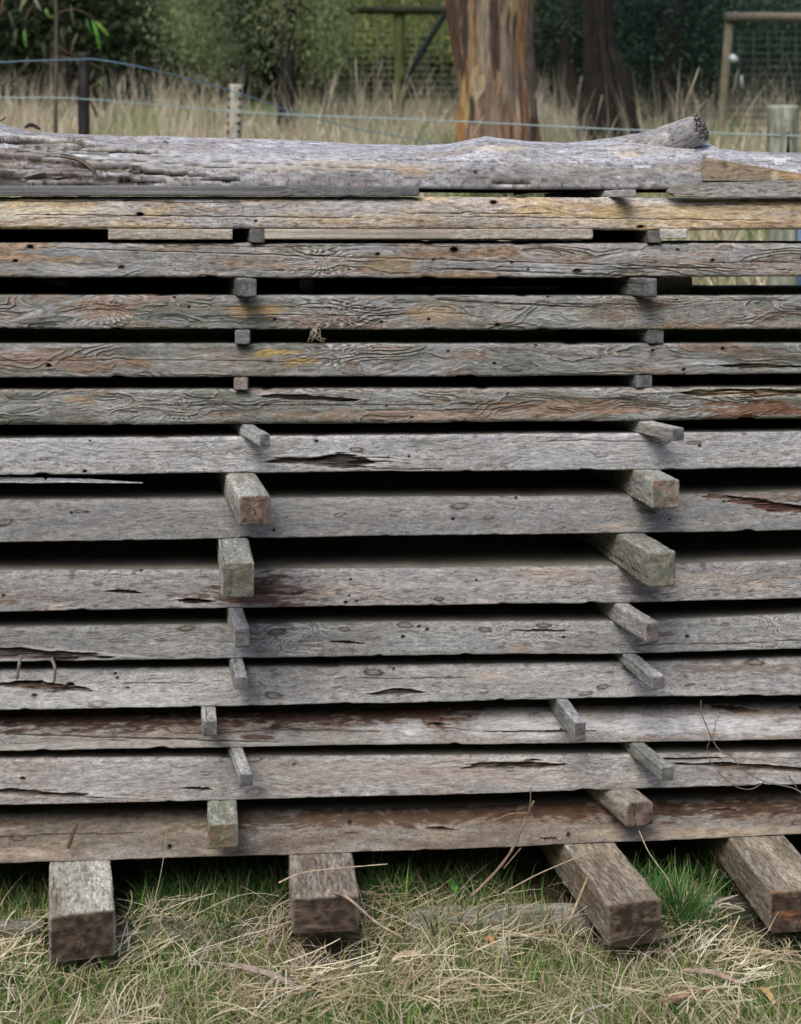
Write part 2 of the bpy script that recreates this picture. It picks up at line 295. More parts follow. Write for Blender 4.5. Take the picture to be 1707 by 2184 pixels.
STAIN = [
 [('hole', 298, 457, 7, 4, BRN, 1), ('hole', 1052, 432, 7, 4, BRN, 1), ('hole', 1365, 483, 7, 3, BRN, 1), ('blob', 90, 452, 170, 18, C(.60, .56, .46), .6), ('blob', 750, 445, 130, 22, C(.38, .37, .38), .75),
  ('blob', 1450, 455, 260, 22, C(.60, .46, .25), .5), ('crack', 400, 461, 420, 1.1, DARK, .9, .01), ('crack', 1300, 466, 400, .9, DARK, .8, .012), ('burst', 700, 470, 70, 24, GY, .35)],
 [('hole', 64, 527, 7, 5, BRN, 1), ('hole', 258, 571, 7, 4.5, BRN, 1), ('hole', 968, 533, 8, 6, BRN, 1), ('hole', 1230, 579, 9, 5.5, BRN, 1), ('hole', 32, 556, 5, 3, BRN, 1), ('blob', 60, 548, 150, 9, C(.40, .26, .15), .7),
  ('blob', 170, 535, 110, 13, C(.36, .37, .39), .8), ('blob', 160, 575, 180, 12, GY, .7), ('burst', 690, 560, 95, 32, GY, .8), ('crack', 900, 553, 900, 1, DARK, .8, .03), ('crack', 1200, 583, 300, 1.6, DARK, .9, .04), ('blob', 1180, 570, 130, 15, C(.36, .37, .39), .6), ('blob', 830, 565, 60, 20, YO*.8, .5)],
 [('burst', 215, 668, 80, 28, GY, .7), ('burst', 720, 670, 120, 32, GY, .85), ('swirl', 1470, 668, 190, 34, GY, .9), ('blob', 220, 655, 90, 20, C(.34, .22, .16), .7), ('blob', 545, 662, 60, 12, YO, .7), ('blob', 680, 680, 60, 16, C(.28, .19, .14), .5),
  ('blob', 1150, 672, 120, 22, C(.36, .37, .36), .7), ('crack', 1100, 648, 190, 1.6, DARK, .9, .05), ('blob', 930, 670, 70, 20, C(.46, .32, .18), .5), ('hole', 1060, 692, 5, 3, BRN, 1)],
 [('burst', 730, 758, 110, 26, GY, .75), ('blob', 575, 752, 55, 9, YO, .95, -.08), ('blob', 640, 770, 50, 12, YO*.9, .8, -.2), ('blob', 290, 775, 60, 12, OR*.8, .7), ('blob', 90, 765, 130, 24, C(.36, .25, .19), .7), ('blob', 40, 743, 36, 11, C(.36, .36, .35), .95),
  ('swirl', 1150, 748, 170, 14, GY, .9, .1), ('blob', 420, 770, 130, 22, C(.36, .37, .36), .6), ('hole', 104, 779, 5, 4, BRN, 1), ('gash', 1620, 782, 100, 8, C(.3, .24, .18), .8, .03), ('blob', 1500, 772, 60, 16, GY, .8)],
 [('swirl', 270, 870, 150, 32, GY, .85), ('burst', 385, 873, 60, 26, GY, .5), ('gash', 650, 848, 120, 9, C(.16, .14, .13), .75, .05), ('blob', 900, 885, 300, 13, C(.36, .26, .19), .7), ('blob', 1220, 868, 230, 18, C(.34, .23, .16), .75),
  ('gash', 1600, 838, 190, 12, C(.32, .24, .16), .8), ('blob', 1640, 874, 150, 20, C(.25, .13, .075), .85), ('swirl', 1380, 858, 90, 18, GY, .8), ('blob', 165, 852, 40, 6, OR*.8, .7)],
 [('gash', 715, 984, 140, 17, C(.11, .085, .065), 1, .01), ('swirl', 1080, 985, 190, 16, GY, .6, -.5), ('blob', 1250, 960, 240, 32, C(.46, .46, .48), .5), ('blob', 200, 950, 240, 26, C(.44, .44, .46), .4), ('blob', 905, 945, 34, 8, C(.26, .27, .26), .8), ('crack', 870, 1000, 90, 1.2, DARK, .9)],
 [('gash', 1640, 1077, 150, 13, C(.17, .06, .035), 1, .16), ('blob', 1650, 1060, 120, 12, C(.24, .16, .12), .8), ('swirl', 350, 1115, 150, 28, GY, .35), ('blob', 1310, 1122, 40, 9, C(.46, .36, .28), .5), ('blob', 650, 1080, 300, 24, C(.33, .33, .325), .5)],
 [('blob', 560, 1252, 90, 26, RB*.8, 1), ('blob', 530, 1278, 130, 14, C(.20, .11, .08), 1, .06), ('gash', 415, 1282, 55, 7, C(.07, .05, .04), 1, .05), ('gash', 262, 1262, 40, 6, C(.12, .08, .06), .9, .06), ('blob', 1370, 1255, 60, 16, C(.20, .155, .145), .8),
  ('blob', 1500, 1232, 120, 13, C(.50, .37, .28), .5), ('blob', 1180, 1222, 90, 12, C(.5, .36, .26), .6), ('swirl', 1620, 1245, 80, 24, GY, .5), ('blob', 5, 1282, 26, 9, OR*.7, .7), ('blob', 1030, 1240, 500, 30, C(.38, .365, .37), .35)],
 [('gash', 60, 1396, 200, 15, C(.13, .095, .07), 1, .03), ('swirl', 350, 1372, 170, 26, GY, .55), ('gash', 745, 1371, 50, 3.5, C(.07, .055, .05), 1, .05), ('blob', 1105, 1382, 24, 8, C(.42, .27, .17), .8), ('gash', 1150, 1345, 90, 3, C(.12, .1, .08), .8), ('blob', 1400, 1352, 30, 6, C(.15, .1, .08), .7)],
 [('gash', 90, 1465, 130, 13, C(.16, .085, .05), 1, .07), ('hole', 73, 1484, 6, 4, BRN, 1), ('hole', 150, 1459, 8, 4, BRN, 1), ('gash', 850, 1476, 66, 10, C(.12, .09, .065), 1, -.03), ('blob', 230, 1490, 330, 22, C(.48, .475, .46), .5), ('blob', 1055, 1443, 50, 7, C(.48, .36, .26), .7),
  ('blob', 1560, 1425, 170, 13, C(.26, .19, .16), .65), ('swirl', 420, 1455, 150, 20, GY, .3), ('crack', 340, 1457, 100, .9, DARK, .6)],
 [('blob', 150, 1528, 420, 34, C(.13, .075, .055), 1), ('blob', 180, 1590, 400, 12, C(.36, .34, .31), .7, -.02), ('blob', 700, 1520, 360, 28, C(.12, .062, .045), 1), ('blob', 910, 1530, 90, 34, C(.16, .08, .05), 1), ('gash', 930, 1546, 34, 4, C(.06, .035, .025), 1), ('blob', 860, 1562, 100, 24, C(.42, .42, .43), .9), ('blob', 640, 1575, 330, 12, C(.33, .31, .29), .7, -.02), ('blob', 550, 1572, 34, 8, C(.14, .07, .055), .9),
  ('blob', 1110, 1545, 130, 32, C(.46, .46, .475), .8), ('blob', 1480, 1545, 330, 24, C(.50, .50, .52), .85), ('gash', 1560, 1510, 60, 9, C(.10, .045, .03), 1, .12), ('gash', 1180, 1560, 170, 3, C(.08, .06, .05), .9), ('crack', 300, 1574, 330, 1.6, DARK, .95, .03), ('blob', 1640, 1515, 70, 12, C(.30, .23, .17), .6), ('blob', 545, 1576, 30, 5, C(.17, .09, .07), .8)],
 [('gash', 70, 1692, 190, 8, C(.15, .10, .075), .9, .05), ('gash', 415, 1682, 42, 5, C(.10, .05, .04), 1, .06), ('gash', 1090, 1632, 130, 14, C(.13, .09, .06), 1, -.03), ('gash', 1600, 1636, 190, 10, C(.17, .12, .08), 1, .05), ('gash', 1470, 1618, 100, 4, C(.10, .075, .055), .9, -.02),
  ('blob', 760, 1645, 330, 26, C(.42, .35, .31), .5), ('blob', 1100, 1660, 260, 20, C(.45, .36, .31), .45), ('blob', 200, 1660, 260, 30, C(.39, .38, .39), .5), ('hole', 48, 1660, 5, 3, BRN, 1)],
 [('blob', 1190, 1725, 60, 22, C(.14, .08, .05), .9), ('blob', 1000, 1735, 700, 22, C(.17, .105, .07), .95, -.03), ('blob', 1550, 1725, 300, 18, C(.13, .08, .055), .95, -.03), ('blob', 300, 1752, 420, 18, C(.20, .16, .125), .9, -.02), ('gash', 940, 1768, 45, 4, C(.1, .055, .04), 1, .05), ('gash', 1170, 1788, 28, 4, C(.1, .07, .05), 1), ('gash', 1535, 1727, 42, 5, C(.09, .05, .035), 1),
  ('blob', 250, 1755, 200, 14, C(.26, .23, .19), .5), ('blob', 1500, 1775, 330, 16, C(.40, .31, .22), .5), ('blob', 60, 1820, 110, 14, C(.42, .35, .28), .5), ('blob', 1430, 1755, 16, 4, C(.2, .09, .05), .8)],
]
LBL = [
 'tan and cream weathered slab with long hair cracks, uppermost slab directly under the round log',
 'grey and rusty brown slab with flaked surface and worm holes, second from the top',
 'grey brown slab with rippled starburst grain and pinkish patches, third from the top',
 'flaky greenish grey slab with yellow orange streaks left of its middle, fourth from top',
 'greenish grey slab turning brown towards its right end, fifth from the top',
 'pale silver grey slab with one long bark filled gash, sixth from the top',
 'smooth grey slab with dark red brown streak at its right end, seventh from top',
 'grey slab with red brown stain under the mossy square block, eighth from the top',
 'smooth grey slab with arched bark scar at its left end, ninth from the top',
 'pale grey slab with long brown bark pocket at its left end, tenth from the top',
 'dark chocolate brown stained slab turning whitish to the right, third slab from the bottom',
 'pinkish grey slab with ragged bark pockets in its upper right, second slab from the bottom',
 'lowest slab, brown and grey, resting on the four thick square beams',
]
def ring_grid(X, ys, zs): pass

def build_slab(i):
    r = ROWS[i]; X = xs_main(); nu = len(X); H0 = float(np.mean(row_z(i, np.array([0.]), 't')-row_z(i, np.array([0.]), 'b')))
    nf = int(H0/.0015)+1; tf = np.linspace(0, 1, nf)
    Yf = r['Y']+KS*X; zb = row_z(i, X, 'b'); zt = row_z(i, X, 't')
    zb = zb+.0012*fbm(X*18, X*0, 3, 900+i); zt = zt+.0012*fbm(X*14, X*0, 3, 950+i)
    zb = zb+.0035*sst(.25, .6, fbm(X*11, X*0+3, 3, 970+i))+.0018*fbm(X*3, X*0, 2, 975+i); zt = zt-.003*sst(.3, .6, fbm(X*9, X*0+7, 3, 980+i))
    H = (zt-zb)[:, None]; t = tf[None]; hz = H*t
    yo = r['lean']*t+0*hz
    rb, rt = r['rb'], r['rt']
    qb = np.clip(rb-hz, 0, rb); qt = np.clip(rt-(H-hz), 0, rt)
    yo = yo+rb-np.sqrt(rb*rb-qb*qb+1e-12)+rt-np.sqrt(np.clip(rt*rt-qt*qt, 0, None)+1e-12)
    Z = zb[:, None]+hz; Y = Yf[:, None]+yo; XX = np.repeat(X[:, None], nf, 1)
    px = CX+FP*XX/Y; py = YH-(Z-EYE)*FP/Y
    U = XX+i*3.7; V = Z-zb[:, None]
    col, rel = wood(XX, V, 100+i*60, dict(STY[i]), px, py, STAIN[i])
    big = .0025*fbm(XX*5, V*18, 3, 700+i)
    edge = sst(0, .02, t)*sst(0, .02, 1-t)
    Y = Y-(rel+big)*(.3+.7*edge)
    face = np.stack([XX, Y, Z], -1)
    # top surface, back, underside
    D = r['D']+(.25 if i > 2 else 0); kt = np.array([.003, .008, .016, .03, .05, .09, .15, .25, .5, .8, 1])*D
    y0 = Y[:, -1:]; top = np.stack([np.repeat(X[:, None], len(kt), 1), np.maximum(y0+.0005, y0+kt[None]), zt[:, None]+.0005*pn(X[:, None]*30, kt[None]*80, i)], -1)
    kb = np.array([1, .7, .4, .2, .1, .04, .012])*D
    bot = np.stack([np.repeat(X[:, None], len(kb), 1), Y[:, :1]+kb[None], np.repeat(zb[:, None], len(kb), 1)], -1)
    cs = C(.14, .13, .115) if i < 6 else C(.19, .185, .16)  # tops and undersides coloured darker to deepen the shade inside the gaps
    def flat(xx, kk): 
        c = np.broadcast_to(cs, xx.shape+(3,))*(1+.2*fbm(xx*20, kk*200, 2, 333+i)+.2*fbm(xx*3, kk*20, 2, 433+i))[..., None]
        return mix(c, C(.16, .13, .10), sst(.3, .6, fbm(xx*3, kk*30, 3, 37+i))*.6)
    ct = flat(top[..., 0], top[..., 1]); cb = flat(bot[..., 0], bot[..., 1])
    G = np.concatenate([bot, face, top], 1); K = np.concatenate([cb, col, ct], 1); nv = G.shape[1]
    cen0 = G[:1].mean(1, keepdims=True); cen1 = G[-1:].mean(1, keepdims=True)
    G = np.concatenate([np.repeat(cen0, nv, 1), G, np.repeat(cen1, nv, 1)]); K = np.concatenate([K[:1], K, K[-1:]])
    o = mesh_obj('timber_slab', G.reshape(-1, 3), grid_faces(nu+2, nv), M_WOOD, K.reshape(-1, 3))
    tag(o, LBL[i], 'timber slab', 'slabs of the timber stack')
for i, f in enumerate([.94, .82, .76, .76, .76, .98, .84, .90, .86, .95, .86, .95, .84]):
    for k_ in 'abcd':
        if k_ in STY[i]: STY[i][k_] = STY[i][k_]*f
    STY[i]['sat'] = (.15, .12, .1, .05, .05, -.3, -.3, -.2, -.3, -.3, -.1, -.25, .05)[i]
    STY[i].setdefault('f1', GREEN*f*1.05); STY[i].setdefault('f2', LGREY*f); STY[i].setdefault('f3', PINK*f)
for i in range(13): build_slab(i)

BS = dict(a=C(.27, .25, .20), b=C(.40, .37, .31), c=C(.24, .20, .15), cs=.5, d=C(.17, .13, .10), ds=.5, fib=.3, es=.3, checks=4, fleck=.6)
# ------------------------------------------------------------------ generic sawn timber: a rounded section swept along its length, with end grain
def timber(name, P, d, wid, hei, length, seed, sty=None, mat=None, r=.004, step=.003, cap=None, up=(0, 0, 1), rough=.0006, slant=0, parent=None, extra=None, taper=0):
    """P: lower left corner of the front end, d: direction of the length."""
    d = np.asarray(d, float); d = d/np.linalg.norm(d); up = np.asarray(up, float); a = np.cross(d, up); a /= np.linalg.norm(a); b = np.cross(a, d)
    n1 = max(4, int((wid-2*r)/step)); n2 = max(4, int((hei-2*r)/step)); cn = [0, 30, 60]
    ring = []
    def corner(cx, cy, a0): 
        for q in cn: ring.append((cx+r*math.cos(math.radians(a0+q)), cy+r*math.sin(math.radians(a0+q))))
    def seg(p, q, n):
        for k in range(n): t = (k+.0)/n; ring.append((p[0]+(q[0]-p[0])*t, p[1]+(q[1]-p[1])*t))
    corner(r, r, 180); seg((r, 0), (wid-r, 0), n1); corner(wid-r, r, 270); seg((wid, r), (wid, hei-r), n2)
    corner(wid-r, hei-r, 0); seg((wid-r, hei), (r, hei), n1); corner(r, hei-r, 90); seg((0, hei-r), (0, r), n2)
    R = np.array(ring); nv = len(R)
    near = np.arange(0, min(length, .32), step); far = np.linspace(min(length, .32), length, 6)[1:] if length > .32 else np.array([length])
    ls = np.concatenate([near, far]); cen = np.array([wid/2, hei/2])
    kc = max(6, int(min(wid, hei)/2/step)); sc = np.linspace(0, 1, kc+1)[:-1]
    # slices: cap rings, body, end cap
    A = np.concatenate([cen+(R-cen)[None]*sc[:, None, None]*(1-.5*r/wid), np.repeat(R[None], len(ls), 0), cen[None, None]+0*R[None]])
    Lg = np.concatenate([np.full(kc, 0.), ls, [length]])[:, None]+0*A[..., 0]
    iscap = np.zeros(len(A), bool); iscap[:kc] = True
    st = dict(a=C(.26, .265, .27), b=C(.36, .365, .37), c=C(.34, .33, .29), cs=.4, ds=.2, fib=.25, es=.3, checks=2, holes=0, fleck=.4)
    if sty: st.update(sty)
    per = np.concatenate([[0], np.cumsum(np.hypot(*np.diff(R, axis=0).T))])[None]+0*Lg
    col, rel = wood(Lg, per, seed, dict(st, checks=st.get('checks', 2)))
    # end grain
    q = A[:kc]; cp = dict(a=C(.17, .17, .165), b=C(.27, .27, .26), crack=.5, ring=.25, c2=None)
    if cap: cp.update(cap)
    qx, qy = q[..., 0]-wid*.3, q[..., 1]+hei*.8; rr = np.hypot(qx, qy)
    ec = mix(np.broadcast_to(cp['a'], q.shape[:2]+(3,)), cp['b'], sst(-.3, .4, fbm(q[..., 0]*40, q[..., 1]*40, 3, seed+5)))
    ec = ec*(1+cp['ring']*np.sin(rr*1500+4*pn(q[..., 0]*60, q[..., 1]*60, seed))+.25*fbm(q[..., 0]*300, q[..., 1]*300, 2, seed+6))[..., None]
    bx, by = (9, 70) if cp.get('band') else (22, 22)
    if cp['c2'] is not None: ec = mix(ec, cp['c2'], sst(-.1, .35, fbm(q[..., 0]*bx+5, q[..., 1]*by, 4, seed+8, .6)+cp.get('c2b', 0)))
    if cp.get('band'): ec = ec*(1+.5*fbm(q[..., 0]*30, q[..., 1]*380, 3, seed+44))[..., None]; ec = mix(ec, BS['a']*.9, sst(hei*.93, hei*.99, q[..., 1]+.005*fbm(q[..., 0]*90, q[..., 1]*40, 3, seed+3))*.7)
    ck = np.abs(pn(q[..., 0]*70+8, q[..., 1]*18, seed+9)); ckm = (1-sst(.02, .10, ck))*sst(-.1, .3, pn(q[..., 0]*30, q[..., 1]*30, seed+10))*cp['crack']
    ec = mix(ec, C(.03, .025, .02), ckm)
    col[:kc] = ec; rel[:kc] = 0
    rimw = np.clip(1-Lg[kc:]/.0035, 0, 1)*(.35+.4*pn(per[kc:]*200, Lg[kc:]*0, seed+33)); col[kc:] = mix(col[kc:], np.repeat(ec[-1:], len(A)-kc, 0), rimw)
    W = np.asarray(P)[None, None]+A[..., :1]*a+A[..., 1:]*b+Lg[..., None]*d
    # relief: body outwards, cap along the length
    out = R-cen; out = out/np.linalg.norm(out, axis=1)[:, None]
    big = rough*1.6*fbm(Lg*9, per*16, 3, seed+20)+rel*1.1+rough*1.3*fbm(Lg*40, per*260, 2, seed+21)
    W = W+(~iscap)[:, None, None]*big[..., None]*(out[:, :1]*a+out[:, 1:]*b)[None]
    dz = (rough*1.8*fbm(A[..., 0]*55, A[..., 1]*55, 3, seed+22))
    dz[:kc] += ckm*.002
    m = np.clip(1-Lg/.03, 0, 1)
    W = W+((dz+slant*(A[..., 0]-wid/2)+taper*(A[..., 1]-hei/2))*m)[..., None]*d
    if extra is not None: col = extra(col, A, Lg, per)
    return mesh_obj(name, W.reshape(-1, 3), grid_faces(len(A), nv), mat or M_TIMBER, col.reshape(-1, 3), parent)

MOSS = C(.17, .17, .14)
def sticker(above, below, rect, back, seed, name, label, sty=None, cap=None, dirn=None, r=.003, rough=.0006, cat='spacer stick', group='thin spacer sticks between the slabs'):
    x0, x1, y0, y1 = rect
    Xg = (x0-CX)/FP*2.9
    for _ in range(3):
        Xr = np.array([Xg*1.03+.0])
        zt = float(row_z(above, Xr, 'b')[0]) if above is not None else EYE+(YH-y0)/FP*3.0
        if y0-YH > 60: Yf = min((EYE-zt)*FP/(y0-YH), ROWS[below]['Y']+KS*Xg-.001)
        else: Yf = 2.998+KS*Xg
        Xg = (x0-CX)/FP*Yf
    zr = float(row_z(below, np.array([Xg]), 't')[0])
    wid = (x1-x0)/FP*Yf
    if back is not None:
        Yb = ROWS[above]['Y']/(1-KS*(back[0]-CX)/FP); d = np.array([(back[0]-CX)/FP*Yb-Xg, max(.02, Yb-Yf), 0]); d[0] = np.clip(d[0], -.55*d[1], .3*d[1])
    else: d = np.array([dirn if dirn is not None else -.1, 1, 0.])
    d = d/np.linalg.norm(d)
    a = np.cross(d, [0, 0, 1]); wid = wid/max(.6, a[0])
    print('STK', name, above, 'Y %.3f h %.4f px-h %.4f w %.3f dir %.2f' % (Yf, zt-zr, (y1-y0)/FP*Yf, wid, d[0]/d[1]))
    # sit on the slab all along: heights taken at both ends
    o = timber(name, np.array([Xg, Yf, zr+.0003]), d, wid, max(.008, zt-zr-.0006), .5, seed, sty, M_TIMBER, r, .0028, cap, rough=rough)
    return tag(o, label, cat, group)

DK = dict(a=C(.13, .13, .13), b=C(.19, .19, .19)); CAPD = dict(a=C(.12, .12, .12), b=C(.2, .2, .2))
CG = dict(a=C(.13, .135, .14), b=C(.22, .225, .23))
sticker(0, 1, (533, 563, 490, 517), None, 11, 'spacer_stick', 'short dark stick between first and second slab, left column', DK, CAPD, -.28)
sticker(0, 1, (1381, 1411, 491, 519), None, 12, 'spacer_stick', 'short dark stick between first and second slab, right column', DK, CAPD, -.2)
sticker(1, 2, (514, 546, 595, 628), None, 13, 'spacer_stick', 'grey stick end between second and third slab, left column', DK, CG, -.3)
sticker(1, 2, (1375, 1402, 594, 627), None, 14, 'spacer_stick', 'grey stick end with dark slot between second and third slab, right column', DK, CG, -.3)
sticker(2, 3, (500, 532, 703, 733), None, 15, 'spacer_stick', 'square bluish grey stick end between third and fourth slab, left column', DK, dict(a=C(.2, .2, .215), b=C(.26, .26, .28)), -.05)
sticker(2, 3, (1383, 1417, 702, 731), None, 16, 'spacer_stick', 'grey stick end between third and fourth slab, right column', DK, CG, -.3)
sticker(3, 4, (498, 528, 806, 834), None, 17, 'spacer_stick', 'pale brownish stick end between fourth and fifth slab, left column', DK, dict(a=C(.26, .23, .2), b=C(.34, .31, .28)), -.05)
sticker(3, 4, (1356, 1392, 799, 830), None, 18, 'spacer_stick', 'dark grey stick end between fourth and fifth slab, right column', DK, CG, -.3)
sticker(4, 5, (552, 574, 925, 955), (517, 905), 19, 'spacer_stick', 'pale stick jutting out between fifth and sixth slab, left column', dict(b=C(.5, .5, .5)), CG)
sticker(4, 5, (1433, 1460, 913, 942), (1365, 897), 20, 'spacer_stick', 'grey stick jutting out askew between fifth and sixth slab, right column', dict(b=C(.4, .39, .37)), CG)
BL = dict(a=C(.28, .285, .26), b=C(.44, .44, .41), c=C(.27, .27, .22), cs=.5, ds=.4, checks=4, es=.4)
BK = dict(cat='spacer block', group='thick spacer blocks between the slabs', rough=.0009)
sticker(5, 6, (508, 575, 1057, 1118), (482, 1014), 21, 'spacer_block', 'thick pale block with cracked brown end under the sixth slab, left column', BL, dict(a=C(.13, .095, .075), b=C(.23, .175, .145), crack=1, ring=.3), r=.006, **BK)
sticker(5, 6, (1389, 1450, 1023, 1087), (1350, 1003), 22, 'spacer_block', 'thick grey green block with brown stained end under the sixth slab, right column', BL, dict(a=C(.16, .15, .12), b=C(.27, .26, .22), c2=C(.26, .18, .13), c2b=-.1, crack=.6), r=.005, **BK)
sticker(6, 7, (473, 540, 1200, 1261), (466, 1154), 23, 'spacer_block', 'mossy square block standing over the red brown stain, left column', dict(BL, c=MOSS*1.2), dict(a=C(.125, .13, .105), b=C(.20, .20, .165), crack=.9, c2=C(.17, .14, .11), c2b=-.2), r=.004, **BK)
sticker(6, 7, (1381, 1442, 1177, 1235.5), (1318, 1146), 24, 'spacer_block', 'long greenish block jutting askew under the seventh slab, right column', dict(BL, a=C(.22, .22, .19), b=C(.32, .32, .28)), dict(a=C(.14, .15, .12), b=C(.23, .24, .19), crack=.7), r=.005, **BK)
sticker(7, 8, (500, 531, 1339, 1370), (487, 1298.5), 25, 'spacer_stick', 'bluish grey stick just under the mossy block, left column', None, CG)
sticker(7, 8, (1376, 1406, 1326, 1357), (1312, 1289), 26, 'spacer_stick', 'grey brown stick with rounded end just under the long greenish block', dict(b=C(.38, .36, .35)), dict(a=C(.14, .12, .12), b=C(.22, .19, .185)), r=.006)
sticker(8, 9, (499, 527, 1443, 1472), (490, 1404), 27, 'spacer_stick', 'grey stick between ninth and tenth slab, left column', None, CG)
sticker(8, 9, (1389, 1418.5, 1443, 1471), (1329, 1395), 28, 'spacer_stick', 'pale grey stick between ninth and tenth slab, right column', dict(b=C(.44, .44, .43)), CG)
sticker(9, 10, (431, 461.5, 1536.6, 1564), (429, 1505), 29, 'spacer_stick', 'grey stick in front of the chocolate brown slab, set left of its column', dict(b=C(.42, .42, .42)), CG)
sticker(9, 10, (1223.6, 1249, 1540, 1567), (1187, 1489), 30, 'spacer_stick', 'pale stick over the whitish part of the dark stained slab, left of the right column', dict(b=C(.45, .45, .46)), CG)
sticker(10, 11, (510, 538, 1651, 1680), (490, 1590), 31, 'spacer_stick', 'mottled grey stick resting on the second lowest slab, left column', dict(b=C(.42, .43, .42)), CG)
sticker(10, 11, (1409, 1437.5, 1636, 1664.5), (1347, 1584), 32, 'spacer_stick', 'greenish grey stick with grooved end on the second lowest slab, right column', dict(a=C(.24, .26, .24), b=C(.36, .38, .36)), dict(a=C(.12, .13, .115), b=C(.2, .21, .19)))
sticker(11, 12, (442.6, 506.5, 1758, 1818), (442, 1707), 33, 'spacer_block', 'lichen spotted square block with reddish end on the lowest slab, left column', dict(BL, a=C(.26, .27, .22), b=C(.36, .37, .31)), dict(a=C(.15, .14, .10), b=C(.22, .19, .14), c2=C(.25, .13, .08), c2b=.0, crack=.2), r=.004, **BK)
sticker(11, 12, (1332.6, 1396.5, 1713, 1771), (1297, 1685), 34, 'spacer_block', 'rounded pinkish brown block with rotten end on the lowest slab, right column', dict(a=C(.26, .24, .20), b=C(.37, .34, .29)), dict(a=C(.14, .10, .085), b=C(.25, .19, .165), crack=1, ring=.1), r=.014, **BK)
o = timber('spacer_stick', at(1328, 419, 3.0), (-.35, 1, 0), .032, .015, .4, 35, dict(a=C(.4, .4, .4), b=C(.5, .5, .5)), r=.002, cap=dict(a=C(.35, .35, .35), b=C(.45, .45, .45)))
tag(o, 'thin whitish stick between the round log and the uppermost slab', 'spacer stick', 'thin spacer sticks between the slabs')

# ------------------------------------------------------------------ beams under the stack
def beam(rect, back, seed, label, capc, sty):
    x0, x1, y0, y1 = rect; Xg = (x0-CX)/FP*2.8
    for _ in range(3):
        zt = float(row_z(12, np.array([Xg*1.04]), 'b')[0])-.001; Yf = (EYE-zt)*FP/(y0-YH); Xg = (x0-CX)/FP*Yf
    Yb = (EYE-zt)*FP/(back[1]-YH); d = np.array([(back[0]-CX)/FP*Yb-Xg, Yb-Yf, 0]); d /= np.linalg.norm(d)
    a = np.cross(d, [0, 0, 1]); wid = (x1-x0)/FP*Yf
    zb = EYE+(YH-y1)/FP*Yf; print('BEAM', Yf, zt, zb, d)
    def wet(col, A, Lg, per):
        top = sst(.7, .95, A[..., 1]/(zt-zb)); body = Lg > 0
        spk = sst(.1, .4, fbm(Lg*16, per*170, 4, seed+3, .6))
        return mix(col, C(.44, .43, .40), (body*spk*.5))
    o = timber('support_beam', np.array([Xg, Yf, zb]), d, wid, zt-zb, .85, seed, sty, M_TIMBER, .005, .003, capc, rough=.0008, extra=wet)
    tag(o, label, 'beam', 'square beams carrying the stack')
BC = dict(a=C(.045, .033, .026), b=C(.12, .09, .07), crack=.8, ring=.1, c2=C(.17, .135, .105), c2b=-.2, band=1)
beam((105, 243, 1954, 2055), (105, 1841), 51, 'leftmost thick beam, pale grey on top with dark wet end and fungus spot', dict(BC, c2=C(.10, .075, .055), c2b=-.2), dict(BS, a=C(.34, .33, .28), b=C(.46, .45, .40)))
beam((621.6, 766, 1916, 1992), (616.5, 1826), 52, 'brown grey beam under a dry straw, second from the left', BC, dict(BS, a=C(.22, .18, .145), b=C(.35, .30, .245)))
beam((1296.7, 1417, 1928, 2022), (1202, 1800), 53, 'long speckled brown beam jutting askew beside the bright green grass tuft', BC, dict(BS, a=C(.23, .185, .135), b=C(.36, .30, .225)))
beam((1641, 1775, 1900, 1990), (1555, 1787), 54, 'rightmost thick beam, cut by the picture edge, with orange rot along its end', dict(BC, c2=C(.25, .12, .06)), dict(BS, a=C(.25, .205, .15), b=C(.40, .34, .25)))

# timbers lying in the grass between the beams
for k, (xa, xb, ya, lab, cc) in enumerate([(-330, 98, 1972, 'grey brown board end half sunk in grass left of the leftmost beam', .8), (252, 600, 1966, 'dark brown board sunk in grass between the two left beams', .55),
        (864, 1255, 1932, 'flat grey weathered board lying in the grass left of the long speckled beam', 1.15), (1463, 1600, 1912, 'small grass covered board between the two right beams', .7)]):
    z = .034 if k else .055; A = at(xa, ya, (EYE-z)*FP/(ya-YH)); Yb = (EYE-z)*FP/(ya-.04*(xb-xa)*(.6 if k == 2 else 1)-YH); B = at(xb, ya-.04*(xb-xa), Yb); B[2] = z
    d = B-A; L = np.linalg.norm(d); d /= L
    o = timber('ground_board', A+np.array([0, .0, -.04]), d, .07 if k == 2 else .05, .04, L, 60+k, dict(a=C(.20, .18, .16)*cc, b=C(.33, .31, .29)*cc, d=C(.10, .08, .06), ds=.6, checks=4), M_WOOD, .004, .003, dict(a=C(.1, .08, .06), b=C(.16, .13, .1)), rough=.001)
    tag(o, lab, 'board', 'boards lying in the grass under the stack')

# ------------------------------------------------------------------ the round log on top
LT = np.array([(-700, 240), (-300, 250), (-60, 255), (0, 262), (30, 270), (70, 283), (150, 287), (300, 290), (480, 294), (640, 300), (800, 308), (900, 311), (960, 307), (1000, 298), (1032, 291), (1070, 296), (1120, 301), (1200, 304), (1280, 303), (1350, 303), (1440, 306), (1500, 308), (1518, 318), (1580, 323), (1707, 327), (2200, 340)], float)
LB = np.array([(-700, 402), (873, 402), (1100, 404), (1420, 403), (2200, 400)], float)
X = np.concatenate([np.arange(-1.6, -.98, .02), np.arange(-.98, .98, .0018), np.arange(.98, 1.6, .02)])
Ya = 3.24+KS*X; px_ = CX+FP*X/Ya
zt = EYE+(YH-np.interp(px_, LT[:, 0], LT[:, 1]))/FP*(Ya-.03); zb = EYE+(YH-np.interp(CX+FP*X/(Ya-.19), LB[:, 0], LB[:, 1]))/FP*(Ya-.19)
nth = 110; th = np.linspace(0, math.pi, nth)
cy = -np.sign(np.cos(th))*np.abs(np.cos(th))**.75; sz = np.sin(th)**.72
sz = sz*.94+.06*np.sin(th)
